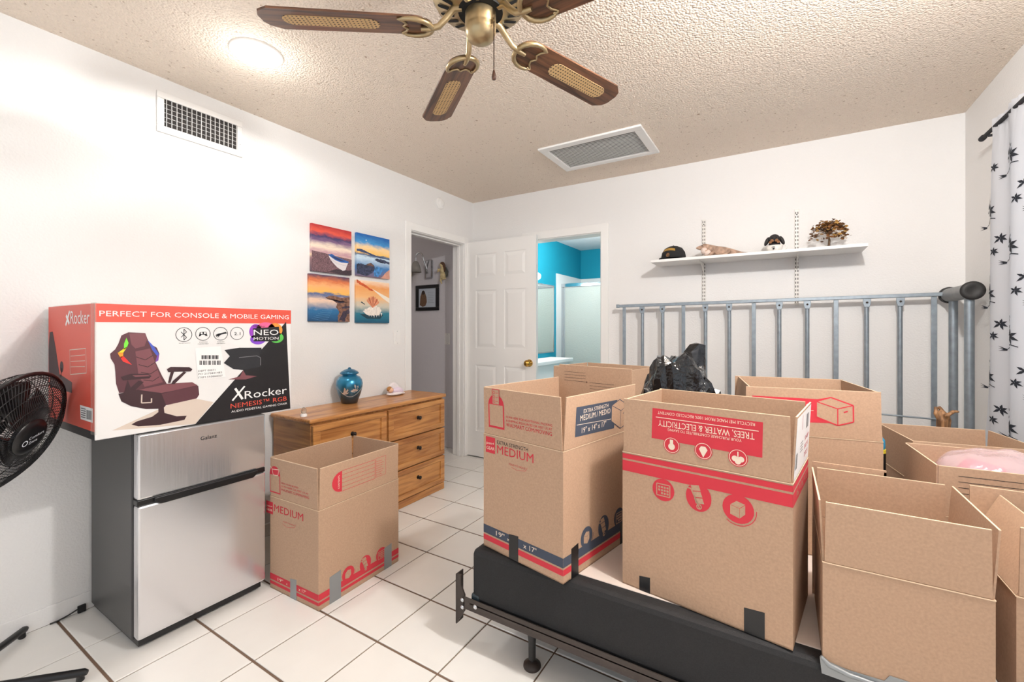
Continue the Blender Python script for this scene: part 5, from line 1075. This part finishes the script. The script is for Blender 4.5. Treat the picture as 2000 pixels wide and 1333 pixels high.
for col in range(10):
    y0 = 2.915-.215*col
    for r_ in range(6):
        zz = .23+.383*r_+(.19 if col % 2 else 0)
        if zz < 2.0: spray(y0, zz, sP); lily(y0-.10, zz-.14, sP*.72)
        if zz < 1.95: lily(y0-.06, zz+.19, sP*.6)
obj('printed_lilies', pm, mat('black_print_cloth', (30, 34, 44), .9), cl)
rd = thing('curtain_rod', 'dark metal curtain rod above the flowered curtain', 'curtain rod', (.80, 1.9, 2.13))
obj('rod', MB().tube([(.83, 3.0, 2.14), (.83, .75, 2.14)], .009, 12), M_ink, rd); obj('finial', MB().lathe([(.009,0),(.013,.004),(.013,.03),(.009,.034)], (.83, 2.99, 2.14), 14, (0,1,0)), M_ink, rd)
for y in (2.94, .82): obj('wall_bracket', MB().box((.83, y-.006, 2.122), (XR, y+.006, 2.131)).box((XR-.004, y-.012, 2.09), (XR, y+.012, 2.14)), M_ink, rd)

# ------------------------------------------------------------------ pedestal fan at the left edge
ph = thing('pedestal_fan', 'black pedestal fan with round wire cage beside the fridge', 'fan', (-2.33, .235, 0))
hc = V(-2.19, .375, .872); az, el = math.radians(44), math.radians(-19); fn = V(math.cos(el)*math.cos(az), math.cos(el)*math.sin(az), math.sin(el))
e1 = np.cross(V(0,0,1), fn); e1 /= np.linalg.norm(e1); e2 = np.cross(fn, e1); FR = .205
def circ3(r, d, n=48): return [hc+fn*d+r*(math.cos(2*math.pi*k/n)*e1+math.sin(2*math.pi*k/n)*e2) for k in range(n+1)]
cg = MB()
cg.tube(circ3(FR, 0), .007, 8, False)
rim = obj('cage_rim', cg, M_black, ph)
def wire_cage(sgn, depth):
    mb = MB()
    for k in range(104):
        a0 = 2*math.pi*k/104; pts = []
        for t in np.linspace(0, 1, 7):
            r = FR+(.055-FR)*t**1.25; d = sgn*depth*math.sin(t*math.pi/2)**.8; a = a0+.55*t*sgn; pts.append(hc+fn*d+r*(math.cos(a)*e1+math.sin(a)*e2))
        mb.tube(pts, .0011, 4, False)
    for t in (.12, .3, .5, .75):
        r = FR+(.055-FR)*t**1.25; d = sgn*depth*math.sin(t*math.pi/2)**.8; mb.tube(circ3(r, d, 40), .0014, 4, False)
    return mb
obj('front_cage', wire_cage(1, .055), M_black, ph); obj('rear_cage', wire_cage(-1, .11), M_black, ph)
hubo = obj('hub_badge', MB().lathe([(.062,-.012),(.064,-.004),(.06,.004),(.04,.010),(.001,.012)], hc+fn*.055, 36, fn), M_black, ph)
F = Face(hc+fn*.0676, e1, e2); 
rr_ = math.radians(18); F.U, F.V = e1*math.cos(rr_)+e2*math.sin(rr_), -e1*math.sin(rr_)+e2*math.cos(rr_)
M_logo = mat('logo_white', (226, 232, 240), .5); F.ring((-.032, -.004), .009, .003, M_logo); F.text('Comfort', (-.019, .001), (.036, .001), M_logo, h=.0105); F.text('Zone', (-.019, -.016), (.012, -.016), M_logo, h=.0105); F.commit(hubo, 'logo')
for k in range(5):
    b = MB(); vs_ = []; a0 = 2*math.pi*k/5
    for t in np.linspace(0, 1, 8):
        for s_ in np.linspace(-1, 1, 7):
            r = .03+.14*t; a = a0+.5*t**.8+s_*(.30+.16*t)*(1-.35*t**3); d = -.035-.018*s_; vs_.append(hc+fn*d+r*(math.cos(a)*e1+math.sin(a)*e2))
    b.add(vs_, [(i*7+j, i*7+j+1, (i+1)*7+j+1, (i+1)*7+j) for i in range(7) for j in range(6)], True)
    o = obj('fan_blade', b, mat('smoky_black_plastic', (30, 27, 28), .2), ph); md = o.modifiers.new('s', 'SOLIDIFY'); md.thickness = .002
obj('motor', MB().lathe([(.02,-.03),(.055,-.10),(.06,-.13),(.056,-.20),(.03,-.215)], hc, 28, fn), M_black, ph)
mt_ = hc-fn*.15; pb = V(-2.33, .235, 0)
obj('neck', MB().tube([mt_, V(pb[0], pb[1], mt_[2]-.03), V(pb[0], pb[1], .70)], [.022,.02,.018], 12), M_black, ph)
obj('pole', MB().tube([(pb[0], pb[1], .04), (pb[0], pb[1], .72)], .011, 14), M_black, ph)
for a in (46.5, 133, 228, 318):
    a = math.radians(a); d = V(math.cos(a), math.sin(a), 0); L_ = .405 if a < 1 else (.335 if a < 3 else .17); lg = obj('leg', MB().tube([pb+d*.01+V(0,0,.033), pb+d*(L_-.01)+V(0,0,.027), pb+d*L_+V(0,0,.026)], [.0125,.0125,.008], 12), M_black, ph)
    obj('foot_pad', MB().lathe([(.010,0),(.012,.004),(.010,.018)], pb+d*(L_-.02), 12), M_black, lg)
cdp = [mt_+V(0,0,-.05), V(-2.38, .26, .72), V(-2.37, .275, .62), V(-2.352, .295, .55), V(-2.358, .29, .48), V(-2.39, .27, .42), V(-2.41, .25, .2), V(-2.40, .25, .004)]
tt = np.linspace(0, len(cdp)-1, 40); cp3 = np.array(cdp); cdp = [np.array([np.interp(t, range(len(cp3)), cp3[:, k]) for k in range(3)]) for t in tt]
obj('power_cord', MB().tube(cdp, .0032, 8), M_black, ph)
